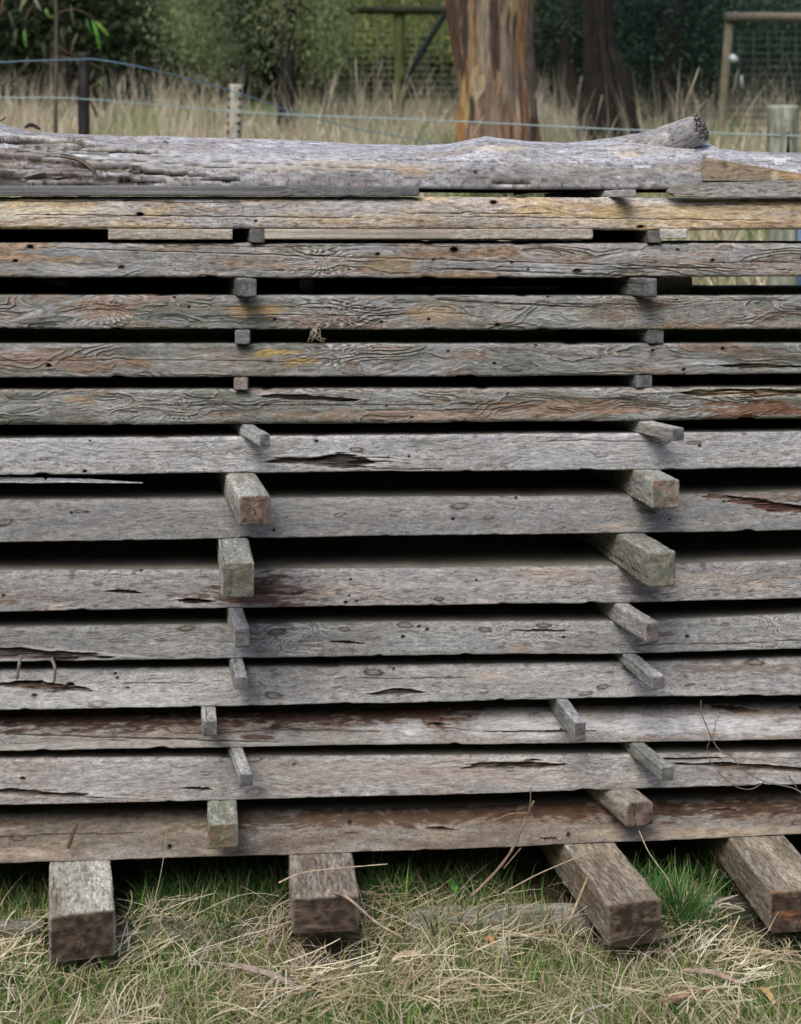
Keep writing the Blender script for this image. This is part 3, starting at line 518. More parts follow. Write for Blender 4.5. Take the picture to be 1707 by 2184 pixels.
H = zt-zb
Y = Ya[:, None]+.195*cy[None]; Z = zb[:, None]+H[:, None]*sz[None]; XX = np.repeat(X[:, None], nth, 1)
arc = np.concatenate([[0], np.cumsum(np.hypot(np.diff(.195*cy), np.diff(.12*sz)))])[None]+0*XX
pxl = CX+FP*XX/Y; pyl = YH-(Z-EYE)*FP/Y
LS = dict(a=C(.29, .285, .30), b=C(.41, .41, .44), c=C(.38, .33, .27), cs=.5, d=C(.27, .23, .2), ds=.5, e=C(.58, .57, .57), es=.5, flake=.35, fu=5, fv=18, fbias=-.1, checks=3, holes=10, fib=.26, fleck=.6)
lst = [('blob', 200, 336, 110, 13, C(.46, .47, .50), .9, .06), ('blob', 700, 355, 260, 12, C(.48, .41, .33), .55), ('blob', 870, 365, 40, 10, C(.45, .33, .22), .7, .2), ('blob', 1070, 317, 70, 6, C(.52, .45, .35), .7),
       ('blob', 1345, 330, 35, 6, C(.56, .46, .35), .8), ('blob', 1250, 370, 200, 14, C(.30, .28, .27), .5), ('gash', 1080, 390, 60, 4, C(.14, .12, .11), .7), ('blob', 700, 318, 200, 12, C(.33, .32, .35), .6), ('blob', 450, 340, 260, 18, C(.42, .42, .45), .5),
       ('gash', 60, 300, 120, 10, C(.09, .07, .06), 1, .02), ('gash', 175, 310, 90, 4, C(.05, .04, .035), 1, .0), ('gash', 245, 321, 120, 5.5, C(.07, .055, .05), 1, .05), ('gash', 45, 340, 130, 10, C(.11, .09, .07), 1, .05), ('gash', 250, 360, 150, 9, C(.07, .055, .045), 1, .08), ('gash', 60, 378, 160, 8, C(.07, .06, .05), 1, .03),
       ('gash', 265, 387, 90, 6, C(.04, .03, .028), 1), ('gash', 475, 383, 46, 6, C(.06, .045, .04), 1, .04), ('gash', 400, 372, 70, 3, C(.08, .06, .05), 1, .06), ('crack', 300, 345, 280, 1.2, DARK, .9, .06), ('crack', 100, 325, 160, 1.8, DARK, .95, .02), ('crack', 140, 393, 200, 2, DARK, .9), ('crack', 60, 360, 120, 1.6, DARK, .9, .04), ('crack', 640, 352, 240, .9, DARK, .7, .05), ('crack', 980, 344, 200, .8, DARK, .6, .03)]
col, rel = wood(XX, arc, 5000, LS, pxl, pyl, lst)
# paint fleck
tri = np.clip((pyl-336)/14, 0, 1); m = (np.abs(pxl-1662+2*tri) < (24-20*tri)+9*pn(pxl/5, pyl/4, 5)) & (pn(pxl/3.5, pyl/2.5, 6) > -.32) & (pyl > 337) & (pyl < 351)
col[m] = C(.66, .66, .68)
# thick loose bark over the left end
bm_ = .85*sst(.0, .2, fbm(pxl/120., pyl/11., 3, 71)+.35-pxl/520.+.012*(pyl-330)*(1-np.clip(pxl/500, 0, 1)))*(1-sst(470, 540, pxl))*sst(262, 290, pyl+np.where(pxl < 60, -8, 0))
q = fbm(XX*2.2+fbm(XX*3, arc*9, 2, 72)*.3, arc*30+XX*3+fbm(XX*3+5, arc*9, 2, 78)*.5, 3, 73, .4)*4.5+40; lev = np.floor(q); fr = q-lev
bc = mix(np.broadcast_to(C(.15, .125, .105), XX.shape+(3,)), C(.34, .32, .30), sst(-.2, .35, fbm(XX*5+lev*3.3, arc*90, 3, 74)))
bc = mix(bc, C(.07, .055, .045), sst(.05, .4, fbm(XX*8, arc*150, 3, 75))); glb = slope_of(q, XX, arc); fr = fr/glb/.012; bc = mix(bc, C(.015, .012, .01), (1-sst(.05, .22, fr))*.95)
bc = mix(bc, C(.50, .49, .48), sst(.16, .24, fr)*(1-sst(.3, .5, fr))*.4)
col = mix(col, bc, bm_); rel = rel+np.clip(rel, -.010, .0012)-rel+bm_*((lev-40)*.0012+.002+.0016*fbm(XX*12, arc*160, 2, 76))
n_ = np.stack([0*XX, .195*cy[None]/.195*.7+0*XX, sz[None]+0*XX], -1); n_ /= np.linalg.norm(n_, axis=-1, keepdims=True)+1e-6
rr = rel+.003*fbm(XX*6, arc*14, 3, 77)
P = np.stack([XX, Y, Z], -1)+n_*rr[..., None]
bot = np.stack([np.repeat(X[:, None], 4, 1), Ya[:, None]+np.array([.15, .05, -.05, -.15])[None], np.repeat(zb[:, None], 4, 1)], -1)
G = np.concatenate([P, bot], 1); K = np.concatenate([col, np.broadcast_to(C(.25, .22, .19), bot.shape)], 1); nv = G.shape[1]
G = np.concatenate([np.repeat(G[:1].mean(1, keepdims=True), nv, 1), G, np.repeat(G[-1:].mean(1, keepdims=True), nv, 1)]); K = np.concatenate([K[:1], K, K[-1:]])
log = mesh_obj('round_log', G.reshape(-1, 3), grid_faces(len(X)+2, nv)[:, ::-1], M_LOG, K.reshape(-1, 3))
tag(log, 'long silvery round log with peeling bark and a branch stub on top of the stack', 'log')
# the branch stub: a flaring tube with a jagged dark end
Yl = 3.17
cp = [at(1090, 364, Yl+.10), at(1200, 354, Yl+.09), at(1290, 342, Yl+.075), at(1370, 325, Yl+.055), at(1435, 300, Yl+.03), at(1495, 272, Yl-.01)]
pth = spline(cp, 260); rad = np.interp(np.linspace(0, 5, 260), [0, 1, 2, 3, 4, 5], np.array([54, 50, 47, 43, 37, 29])/FP*Yl)
rad = rad*(1+.05*np.exp(-((np.linspace(0, 5, 260)-5)/.25)**2))
nst = 120; V, F = tube(pth, rad, nst)
Vg = V.reshape(262, nst, 3); body = Vg[1:-1]; cc = pth[:, None]
u = np.linspace(0, .5, 260)[:, None]+0*body[..., 0]; an = (np.arange(nst)/nst*2*math.pi)[None]; vv = an*.035+0*u
sc_, sr_ = wood(u+.3, np.abs(vv-.11), 5200, dict(LS, checks=1, holes=3, flake=.2, c=C(.42, .37, .32), es=.6))
body += (body-cc)/np.linalg.norm(body-cc, axis=-1, keepdims=True)*(sr_+.002*fbm(u*12, vv*30, 2, 9))[..., None]
dirn = pth[-1]-pth[-8]; dirn /= np.linalg.norm(dirn)
caps = []; cca = []
for k, s in enumerate(np.linspace(1.0, 0, 14)[1:]):
    rg = pth[-1]+(body[-1]-pth[-1])*s; jag = .007*fbm(np.cos(an[0])*s*4, np.sin(an[0])*s*4, 3, 31)+.006*(1-s)
    caps.append(rg+dirn*jag[:, None]*min(1, (1-s)*4)); cca.append(mix(np.broadcast_to(C(.035, .03, .028), (nst, 3)), C(.40, .38, .36), sst(.1, .35, fbm(np.cos(an[0])*s*8, np.sin(an[0])*s*8, 3, 32))*.9))
allv = np.concatenate([Vg[:1], body, np.array(caps)]); allc = np.concatenate([sc_[:1], sc_, np.array(cca)])
rimm = sst(250, 259, np.arange(len(allc)))[:, None]*sst(-.1, .3, pn(np.arange(nst)/6., np.arange(nst)*0., 4))[None]
allc[:261] = mix(allc[:261], C(.05, .04, .035), rimm[:261])
mesh_obj('branch_stub', allv.reshape(-1, 3), grid_faces(len(allv), nst), M_LOG, allc.reshape(-1, 3), log)
# curled bark strips lifting off the log
def ribbon(pts, wid, n=40, thick=.0015, nrm=(0, -1, .3), curl=.0, seed=0):
    p = spline(pts, n); T = np.gradient(p, axis=0); T /= np.linalg.norm(T, axis=1)[:, None]; N = np.asarray(nrm, float); N = N/np.linalg.norm(N)
    S = np.cross(T, N); S /= np.linalg.norm(S, axis=1)[:, None]
    t = np.linspace(0, 1, n); wd = wid*np.clip(np.sin(np.pi*np.clip(t*.96+.02, 0, 1))**.6, .05, 1)*(1+.3*pn(t*9, t*0, seed))
    k = np.linspace(-1, 1, 5); up = p[:, None]+S[:, None]*(k[None, :, None]*wd[:, None, None]/2)+N*(curl*k[None, :, None]**2*wd[:, None, None])
    up = up+N*(.25*wd[:, None]*fbm(t[:, None]*7, k[None]*1.2+seed, 3, seed+5))[..., None]
    lo = up-N*thick; G = np.concatenate([up, lo[:, ::-1]], 1)
    G = np.concatenate([np.repeat(G[:1].mean(1, keepdims=True), 10, 1), G, np.repeat(G[-1:].mean(1, keepdims=True), 10, 1)])
    return G.reshape(-1, 3), grid_faces(n+2, 10)
def ribbon_obj(name, pts, wid, c, mat, parent=None, seed=0, **kw):
    V, F = ribbon(pts, wid, seed=seed, **kw); cl = c*(1+.3*fbm(V[:, 0]*60, V[:, 1]*60+V[:, 2]*90, 3, seed))[:, None]
    return mesh_obj(name, V, F, mat, cl, parent, True)
def lp(x, y, off=.0):                     # a point just off the log's face
    return at(x, y, 3.05+KS*(x-CX)/FP*3-off+max(0, (400-y))*.00035)
ribbon_obj('bark_strip', [lp(85, 331, .0), lp(125, 331, .012), lp(165, 338, .02), lp(195, 358, .022), lp(213, 377, .008)], .008, C(.17, .14, .11), M_LOG, log, 1, curl=.3)
ribbon_obj('bark_strip', [lp(50, 377, .01), lp(80, 367, .02), lp(98, 366, .02)], .009, C(.30, .28, .25), M_LOG, log, 2, curl=.2)
ribbon_obj('bark_strip', [lp(52, 273, -.11), lp(68, 268, -.11), lp(86, 276, -.11)], .010, C(.05, .04, .035), M_LOG, log, 3, curl=.4)
ribbon_obj('bark_strip', [lp(-10, 262, -.1), lp(6, 254, -.1), lp(12, 248, -.1)], .004, C(.08, .07, .06), M_LOG, log, 4)
rsb = np.random.RandomState(5)
for k in range(14):
    x = rsb.uniform(-20, 420); y = rsb.uniform(305, 392); L = rsb.uniform(20, 70)
    if x > 250 and y < 350 and rsb.rand() < .7: continue
    ribbon_obj('bark_flake', [lp(x, y, .004), lp(x+L*.5, y+rsb.uniform(-3, 3), .008), lp(x+L, y+rsb.uniform(-4, 6), .002)], rsb.uniform(.002, .006), C(.20, .18, .16)*rsb.uniform(.3, 1.3), M_LOG, log, 10+k, curl=rsb.uniform(-.05, .1), thick=.0008)

# loose pieces on the uppermost slab
def slab_z(i, x): return float(row_z(i, np.array([x]), 't')[0])
xa = -1.5; zz = slab_z(0, -.4)+.001
def long_batten(name, xa, xb, hei, yoff, dep, seed, sty, label, cat, rise=0, slant=0, zoff=0):
    A = np.array([xb, 3.0+KS*xb+yoff, slab_z(0, xb)+.0012+zoff]); B = np.array([xa, 3.0+KS*xa+yoff, slab_z(0, xa)+.0012+zoff+rise])
    d = B-A; L = np.linalg.norm(d)
    return tag(timber(name, A, d, dep, hei, L, seed, sty, M_WOOD, .0015, .0022, dict(a=C(.2, .2, .2), b=C(.3, .3, .3)), slant=slant), label, cat)
long_batten('sawn_batten', -1.5, at(893, 400, 3)[0], .0205, .004, .035, 81, dict(a=C(.17, .175, .185), b=C(.235, .24, .25), cs=.1, ds=.1, es=.1, fib=.12, fleck=.25, checks=0), 'long straight dark grey batten lying on the uppermost slab in front of the log', 'batten')
def plank_px(name, px0, px1, tops, bots, Y, dep, seed, sty, label, cat, stains=()):
    """an upright plank whose front outline runs between two sloping lines"""
    X0, X1 = at(px0, 0, Y)[0], (px1-CX)/FP*Y; X = np.arange(X0, X1, .002); nf = 26; t = np.linspace(0, 1, nf)
    px = CX+FP*X/Y; YY = Y+KS*(X-X0)
    zt = EYE+(YH-np.interp(px, *tops))/FP*YY; zb = EYE+(YH-np.interp(px, *bots))/FP*YY
    Z = zb[:, None]+(zt-zb)[:, None]*t[None]; XX = np.repeat(X[:, None], nf, 1); Yg = np.repeat(YY[:, None], nf, 1)
    c, rl = wood(XX, Z-zb.min(), seed, sty, CX+FP*XX/Yg, YH-(Z-EYE)*FP/Yg, stains)
    f = np.stack([XX, Yg-rl, Z], -1); k = f[:, ::-1]+np.array([0, dep, 0]); G = np.concatenate([f, k], 1); K = np.concatenate([c, c[:, ::-1]], 1); nv = G.shape[1]
    G = np.concatenate([np.repeat(G[:1].mean(1, keepdims=True), nv, 1), G, np.repeat(G[-1:].mean(1, keepdims=True), nv, 1)]); K = np.concatenate([K[:1], K, K[-1:]])
    return tag(mesh_obj(name, G.reshape(-1, 3), grid_faces(len(X)+2, nv), M_WOOD, K.reshape(-1, 3)), label, cat)
plank_px('grey_board', 1424, 2300, ([1424, 1432, 1446, 1456, 1707, 2300], [408, 398, 392, 390.5, 385, 380]), ([1424, 1440, 1500, 2300], [408.5, 418.5, 420, 421]), 3.04, .03, 82,
         dict(a=C(.30, .295, .285), b=C(.37, .365, .36), cs=.2, ds=.2, fib=.14, checks=0, holes=1), 'smooth grey board with rounded tip lying on the right end of the uppermost slab', 'board')
plank_px('brown_plank', 1498, 2300, ([1498, 1707, 2300], [334.5, 369, 455*.97]), ([1498, 1707, 2300], [386, 386, 442]), 3.095, .02, 83,
         dict(a=C(.34, .27, .20), b=C(.42, .36, .29), c=C(.42, .3, .2), cs=.5, ds=.3, fib=.15, checks=1, holes=0), 'brown plank sloping down in front of the log behind the smooth grey board', 'plank',
         [('blob', 1560, 342, 45, 1.6, C(.05, .03, .02), .9, .12), ('blob', 1700, 380, 42, 16, C(.48, .30, .16), .9), ('blob', 1652, 372, 8, 12, C(.58, .52, .38), .7)])

# pale boards and rear boards seen through the two upper gaps
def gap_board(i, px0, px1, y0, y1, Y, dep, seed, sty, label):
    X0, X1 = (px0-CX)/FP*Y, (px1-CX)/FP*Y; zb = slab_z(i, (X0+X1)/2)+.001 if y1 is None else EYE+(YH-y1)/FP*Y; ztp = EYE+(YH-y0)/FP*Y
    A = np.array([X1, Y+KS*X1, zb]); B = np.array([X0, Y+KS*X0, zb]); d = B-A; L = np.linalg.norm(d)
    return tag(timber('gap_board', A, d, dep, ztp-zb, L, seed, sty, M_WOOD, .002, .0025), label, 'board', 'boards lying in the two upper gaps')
PS = dict(a=C(.62, .53, .43), b=C(.68, .60, .50), c=C(.55, .45, .36), cs=.4, ds=.1, es=.2, fib=.1, checks=0, fleck=.15)
PS.update(a=C(.40, .35, .29), b=C(.46, .41, .35), c=C(.36, .30, .25))
gap_board(1, 241, 499, 488.5, 510, 3.001, .03, 91, PS, 'long pale sawn board in the top gap, left of the left dark stick')
gap_board(1, 566, 1268, 488.5, 510, 3.001, .03, 99, PS, 'long pale sawn board in the top gap between the two dark sticks')
gap_board(1, 1416, 1476, 488.5, 509, 3.0, .05, 92, dict(PS, a=C(.45, .42, .4), b=C(.52, .5, .47)), 'short pale board end right of the dark stick in the top gap')
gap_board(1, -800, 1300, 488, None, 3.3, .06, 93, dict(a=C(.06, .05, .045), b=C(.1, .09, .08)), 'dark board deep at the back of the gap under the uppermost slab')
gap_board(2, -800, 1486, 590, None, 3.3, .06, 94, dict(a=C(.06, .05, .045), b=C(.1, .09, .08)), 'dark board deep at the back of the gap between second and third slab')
gap_board(2, 1410, 1484, 590, None, 3.1, .05, 95, dict(PS, a=C(.4, .38, .33), b=C(.45, .42, .38)), 'pale board end right of the stick between second and third slab')
gap_board(2, 640, 668, 594, None, 3.12, .02, 96, PS, 'tiny pale offcut at the back between second and third slab')
ribbon_obj('pale_offcut', [at(72, 589, 3.12), at(110, 594, 3.08), at(142, 606, 3.05)], .02, C(.40, .38, .34), M_WOOD, None, 97, nrm=(0, -.6, 1), thick=.006)
tag(bpy.data.objects['pale_offcut'], 'pale slanting offcut inside the gap under the second slab at the far left', 'offcut')
# white strip seen deep inside the gap above the seventh slab
o = plank_px('white_strip', -300, 297, ([-300, 0, 84, 88, 92, 180, 297], [1015, 1017, 1018.5, 1026, 1019, 1021, 1029.3]), ([-300, 0, 60, 140, 200, 297], [1032, 1029, 1030, 1028.5, 1029.6, 1030]), 2.905, .004, 98, dict(a=C(.42, .44, .47), b=C(.52, .54, .57), cs=0, ds=0, fib=.2, es=0, checks=0, holes=0, fleck=0), 'flat pale bluish white strip inside the gap under the sixth slab', 'strip')

# ------------------------------------------------------------------ ground
def gz(Xa, Ya):
    base = np.interp(Ya, [0, 3.9, 5, 6, 8, 10, 13, 17, 20, 30, 60], [0, 0, .22, .48, 1.08, 1.5, 2.05, 2.68, 3.02, 3.6, 13])
    return base+.012*fbm(Xa*2.2, Ya*2.2, 2, 61)*np.clip((6-Ya)/2+.6, .4, 1)-.004
gx = np.concatenate([-np.geomspace(60, 2.2, 30), np.linspace(-2, 2, 260), np.geomspace(2.2, 60, 30)])
gy = np.concatenate([np.linspace(-20, 1.9, 16), np.linspace(2, 4, 150), np.geomspace(4.05, 90, 120)])
GX, GY = np.meshgrid(gx, gy, indexing='ij'); GZ = gz(GX, GY)+.006*fbm(GX*14, GY*14, 3, 62)
gc = mix(np.broadcast_to(C(.075, .06, .04), GX.shape+(3,)), C(.16, .13, .085), sst(-.2, .4, fbm(GX*9, GY*9, 3, 63)))
gc = mix(gc, C(.08, .13, .035), sst(-.1, .4, fbm(GX*1.3+4, GY*1.3, 3, 64))*.7)
farm = sst(5, 9, GY)*(1-sst(24, 29, GY)); gc = mix(gc, C(.02, .03, .015), sst(24, 29, GY)); gc = mix(gc, mix(np.broadcast_to(C(.14, .19, .06), GX.shape+(3,)), C(.30, .25, .16), sst(-.3, .3, fbm(GX*.8, GY*.5, 3, 65))), farm*.9)
gr = mesh_obj('ground', np.stack([GX, GY, GZ], -1).reshape(-1, 3), grid_faces(len(gx), len(gy), False)[:, ::-1], M_SOIL, gc.reshape(-1, 3), None, True)
gr['kind'] = 'structure'

# ------------------------------------------------------------------ grass
BEAMS = [(105, 243), (621, 766), (1297, 1417), (1641, 1775)]
def blades(n, xr, yr, hl, wr, lean, seed, colf, segs=4, zfun=gz, flat=False, z0=(0, 0), dens=None, droop=(.3, 1.2)):
    rs = np.random.RandomState(seed); x = rs.uniform(xr[0], xr[1], n); y = yr[0]+(yr[1]-yr[0])*rs.rand(n)
    if dens is not None:
        k = rs.rand(n) < dens(x, y); x, y = x[k], y[k]; n = len(x)
    L = rs.uniform(hl[0], hl[1], n)*rs.uniform(.6, 1, n); az = rs.uniform(0, 2*math.pi, n)
    th0 = np.abs(rs.normal(0, lean, n)) if not flat else np.pi/2-np.abs(rs.normal(0, lean, n))
    dr = rs.uniform(droop[0], droop[1], n)
    z = zfun(x, y)+rs.uniform(z0[0], z0[1], n)
    t = np.linspace(0, 1, segs+1)
    P = np.zeros((n, segs+1, 3)); P[:, 0] = np.stack([x, y, z], -1); ang = th0.copy(); a2 = az.copy()
    for s in range(segs):
        if flat: ang = th0+(s-segs/2)*dr/segs*.6; a2 = a2+rs.normal(0, .12, n)
        else: ang = np.minimum(th0+dr*(s/segs)**1.3, 2.2)
        P[:, s+1] = P[:, s]+(L/segs)[:, None]*np.stack([np.sin(ang)*np.cos(a2), np.sin(ang)*np.sin(a2), np.cos(ang)], -1)
    wd = rs.uniform(wr[0], wr[1], n)[:, None]*(np.clip(1.02-t**2.2, .06, 1)[None] if not flat else np.clip(1-.6*t, .3, 1)[None])
    sa = az+math.pi/2+rs.normal(0, .7, n); S = np.stack([np.cos(sa), np.sin(sa), rs.normal(0, .3, n)], -1)
    A = P-S[:, None]*wd[..., None]/2; B = P+S[:, None]*wd[..., None]/2
    V = np.stack([A, B], 2).reshape(-1, 3); m = segs+1
    base = (np.arange(n)*m*2)[:, None]+np.arange(segs)[None]*2
    F = np.stack([base, base+1, base+3, base+2], -1).reshape(-1, 4)
    c = colf(x, y, rs, n)
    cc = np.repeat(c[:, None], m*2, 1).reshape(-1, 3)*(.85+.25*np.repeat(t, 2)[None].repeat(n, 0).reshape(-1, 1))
    return V, F, cc
def join(name, parts, mat, label, kind='stuff'):
    V, F = merge([(p[0], p[1]) for p in parts]); c = np.concatenate([p[2] for p in parts])
    o = mesh_obj(name, V, F, mat, c, None, False); o['kind'] = kind; o['label'] = label; o['category'] = name.replace('_', ' '); return o
def pick(cols, wts):
    cols = np.array(cols)
    def f(x, y, rs, n): 
        i = rs.choice(len(cols), n, p=np.array(wts)/sum(wts)); return cols[i]*rs.uniform(.7, 1.25, n)[:, None]
    return f
G1, G2, G3, G4 = C(.11, .24, .05), C(.21, .37, .08), C(.37, .45, .15), C(.06, .14, .05)
S1, S2, S3, S4 = C(.66, .58, .40), C(.52, .43, .28), C(.32, .25, .16), C(.80, .74, .58)
GN = lambda x, y: sst(-.35, .35, fbm(x*2.6, y*3.4, 3, 70)+np.where(x < -.35, .5, 0)+np.where((x > .35) & (y > 2.95), .25, 0)-np.where((np.abs(x) < .45) & (y < 2.9), .12, 0))
def in_beam(x, y):
    px = CX+FP*x/y; k = np.zeros(len(x), bool)
    for (a, b), sl in zip(BEAMS, (0, -.03, -.62, -.62)):
        ye = 2.8; Xa = (a-CX)/FP*ye+sl*np.clip(y-ye, -.02, 1); k |= (x > Xa-.012) & (x < Xa+(b-a)/FP*ye+.012) & (y > ye-.035)
    return k
nb = lambda x, y: np.where(in_beam(x, y), 0., 1.)
fd = lambda x, y: nb(x, y)*(.38+.9*GN(x, y))
sdn = lambda x, y: nb(x, y)*(1.25-.8*GN(x, y))
XR = (-1.5, 1.5)
join('grass', [
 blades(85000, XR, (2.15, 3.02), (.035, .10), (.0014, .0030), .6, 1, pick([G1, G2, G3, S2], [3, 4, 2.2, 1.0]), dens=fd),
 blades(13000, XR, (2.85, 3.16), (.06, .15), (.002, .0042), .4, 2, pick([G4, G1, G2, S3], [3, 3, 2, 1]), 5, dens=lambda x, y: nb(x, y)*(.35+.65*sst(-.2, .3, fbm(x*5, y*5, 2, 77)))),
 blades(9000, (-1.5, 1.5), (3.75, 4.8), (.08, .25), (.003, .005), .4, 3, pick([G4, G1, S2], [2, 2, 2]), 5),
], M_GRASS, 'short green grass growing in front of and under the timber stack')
def tuftden(cx, cy, r): return lambda x, y: nb(x, y)*np.exp(-(((x-cx)/r)**2+((y-cy)/(r*.8))**2))
tufts = []
for k, (tx, ty, r, hh, n) in enumerate([(1440, 2000, .05, .17, 2600), (1400, 1975, .05, .15, 900), (262, 1925, .05, .15, 1500), (330, 1950, .09, .12, 1600), (560, 1930, .09, .13, 1900), (815, 1925, .06, .13, 1700), (1490, 1890, .06, .12, 1200), (1560, 1900, .05, .14, 900), (60, 2090, .12, .06, 2600), (160, 2110, .1, .05, 1800), (1420, 1920, .05, .15, 900)]):
    p = on_ground(tx, ty); tufts.append(blades(int(n*1.5), (p[0]-2*r, p[0]+2*r), (p[1]-2*r, p[1]+2*r), (hh*.6, hh*1.2), (.002, .0045), .38, 100+k, pick([C(.045, .16, .04), C(.08, .24, .05), C(.15, .30, .08), S2], [3, 3, 2, 1.2]), 6, dens=tuftden(p[0], p[1], r), droop=(.4, 1.5)))
join('tall_grass', tufts, M_GRASS, 'bright green longer grass growing in tufts beside the beams')
def mats(nc, per, seed, hl, wr, cols):
    rs = np.random.RandomState(seed); out = []
    for k in range(nc):
        cx, cy = rs.uniform(-1.3, 1.3), rs.uniform(2.3, 2.98); a0 = rs.uniform(0, math.pi); c = cols[rs.randint(len(cols))]*rs.uniform(.75, 1.15)
        if in_beam(np.array([cx]), np.array([cy]))[0]: continue
        for j in range(per):
            x, y = cx+rs.normal(0, .035), cy+rs.normal(0, .025); a = a0+rs.normal(0, .6); L = rs.uniform(*hl); z = .03+rs.uniform(0, .035); b = rs.normal(0, .07)
            t = np.linspace(-.5, .5, 7); p = np.stack([x+L*t*math.cos(a)-b*L*t*t*4*math.sin(a), y+L*t*math.sin(a)+b*L*t*t*4*math.cos(a), z+rs.uniform(-.08, .12)*L*(t+.5)-.1*L*t*t], -1); p[:, 1] = np.minimum(p[:, 1], 3.1)
            w = rs.uniform(*wr); S = np.array([-math.sin(a), math.cos(a)*.8, .35])*w/2; V = np.stack([p-S, p+S], 1).reshape(-1, 3); i = np.arange(6)*2
            out.append((V, np.stack([i, i+1, i+3, i+2], -1), np.broadcast_to(c*rs.uniform(.7, 1.25), V.shape)))
    V, F = merge([(o[0], o[1]) for o in out]); return V, F, np.concatenate([o[2] for o in out])
join('straw', [
 mats(190, 17, 401, (.03, .13), (.0014, .0028), [S1, S4, S2, S1, C(.42, .36, .2)]),
 blades(16000, XR, (2.15, 3.02), (.04, .15), (.0009, .0019), .26, 5, pick([S1, S2, S3, S4], [4, 3, 2, 2]), 5, flat=True, z0=(.012, .05), dens=sdn),
 blades(12000, XR, (2.15, 3.05), (.04, .11), (.001, .0022), .5, 6, pick([S1, S2, S3, S4], [3, 4, 3, 1]), 5, z0=(0, .015), dens=sdn, droop=(.3, 1.8)),
 blades(700, XR, (2.3, 3.0), (.12, .28), (.0011, .0021), .16, 7, pick([S1, S4, S2], [3, 3, 1]), 7, flat=True, z0=(.035, .07), dens=nb),
 blades(3000, XR, (2.85, 3.2), (.05, .14), (.001, .002), .7, 8, pick([S2, S3], [2, 3]), 5, dens=nb),
], M_STRAW, 'dry pale straw and dead grass lying tangled on the ground')
# tall dry grass of the paddock behind
def farcol(x, y, rs, n):
    g = sst(-.05, .25, fbm(x*.9, y*.45, 3, 90)); base = np.where((rs.rand(n) < .14+.8*g)[:, None], C(.27, .38, .14)*rs.uniform(.6, 1.4, n)[:, None], C(.70, .60, .46)*rs.uniform(.65, 1.25, n)[:, None]); return base
join('paddock_grass', [
 blades(46000, (-5, 5), (7.5, 18), (.2, .48), (.006, .014), .32, 20, farcol, 4, droop=(.2, 1.1)),
 blades(15000, (-5.5, 5.5), (9, 18), (.5, 1.15), (.005, .010), .36, 21, pick([C(.62, .54, .41), C(.46, .42, .30), C(.72, .65, .52)], [3, 2, 1]), 5, dens=lambda x, y: sst(-.2, .4, fbm(x*1.1, y*.6, 2, 91)), droop=(.2, .9)),
 blades(14000, (-3, 3), (5.5, 9), (.12, .3), (.004, .009), .35, 22, pick([C(.16, .26, .07), C(.24, .32, .12), C(.42, .35, .24)], [3, 2, 1.5]), 4),
 blades(9000, (-7, 7), (16, 24), (.2, .5), (.01, .02), .3, 23, pick([C(.10, .17, .05), C(.25, .21, .14), C(.2, .15, .1)], [3, 2, 2]), 4),
], M_STRAW, 'tall beige and green paddock grass growing behind the stack')
# seed heads that stand above the rest
rs = np.random.RandomState(44)
sp = []
for k in range(30):
    px = rs.choice([rs.uniform(0, 900), rs.uniform(750, 960), rs.uniform(1150, 1707)]); Y = rs.uniform(8.5, 12); x = (px-CX)/FP*Y; topy = 250-130*rs.rand()**1.6
    z0 = float(gz(np.array([x]), np.array([Y]))[0]); z1 = EYE+(YH-topy)/FP*Y; ln = rs.uniform(-.1, .5)*(1 if px > 700 else .5)
    pt = spline([(x, Y, z0), (x+ln*.35, Y, z0+(z1-z0)*.5), (x+ln, Y, z1)], 14); t = np.linspace(0, 1, 14)
    V, F = tube(pt, np.where(t > .8, .0045*np.sin(np.pi*np.clip((t-.78)/.24, 0, 1))+.0012, .0014), 5); sp.append((V, F, np.broadcast_to(C(.50, .44, .34)*rs.uniform(.6, 1.1), V.shape)))
join('seed_heads', sp, M_STRAW, 'dry grass stalks with seed heads rising above the paddock grass')

# ------------------------------------------------------------------ small things in front
def stalk(name, branches, label, cat, c, Y0=None):
    parts = []
    for pts, r0, r1 in branches:
        p = spline([at(x, y, Y) for x, y, Y in pts], 30); parts.append(tube(p, np.linspace(r0, r1, 30)*(1+.15*np.sin(np.arange(30)*1.7)), 7))
    V, F = merge(parts); cl = c*(1+.35*fbm(V[:, 0]*90, V[:, 2]*90, 2, 3))[:, None]
    return tag(mesh_obj(name, V, F, M_STRAW, cl, None, True), label, cat)
stalk('dead_weed', [([(1003, 1912, 2.86), (1054, 1861, 2.87), (1089, 1815, 2.87), (1112, 1764, 2.87), (1125, 1733, 2.87), (1138, 1707, 2.87)], .0034, .0022),
    ([(1125, 1735, 2.87), (1130, 1710, 2.865), (1131, 1682, 2.86)], .0016, .001), ([(1122, 1732, 2.87), (1084, 1736, 2.86), (1054, 1749, 2.85), (1023, 1764, 2.84)], .0014, .0007),
    ([(1112, 1768, 2.87), (1132, 1740, 2.86), (1131, 1795, 2.85)], .0011, .0006), ([(1074, 1851, 2.87), (1110, 1808, 2.86)], .0016, .0012), ([(1118, 1745, 2.87), (1128, 1728, 2.86), (1139, 1750, 2.86)], .001, .0006)],
    'dead forked weed stalk leaning in front of the lowest slab', 'weed stalk', C(.30, .23, .17))
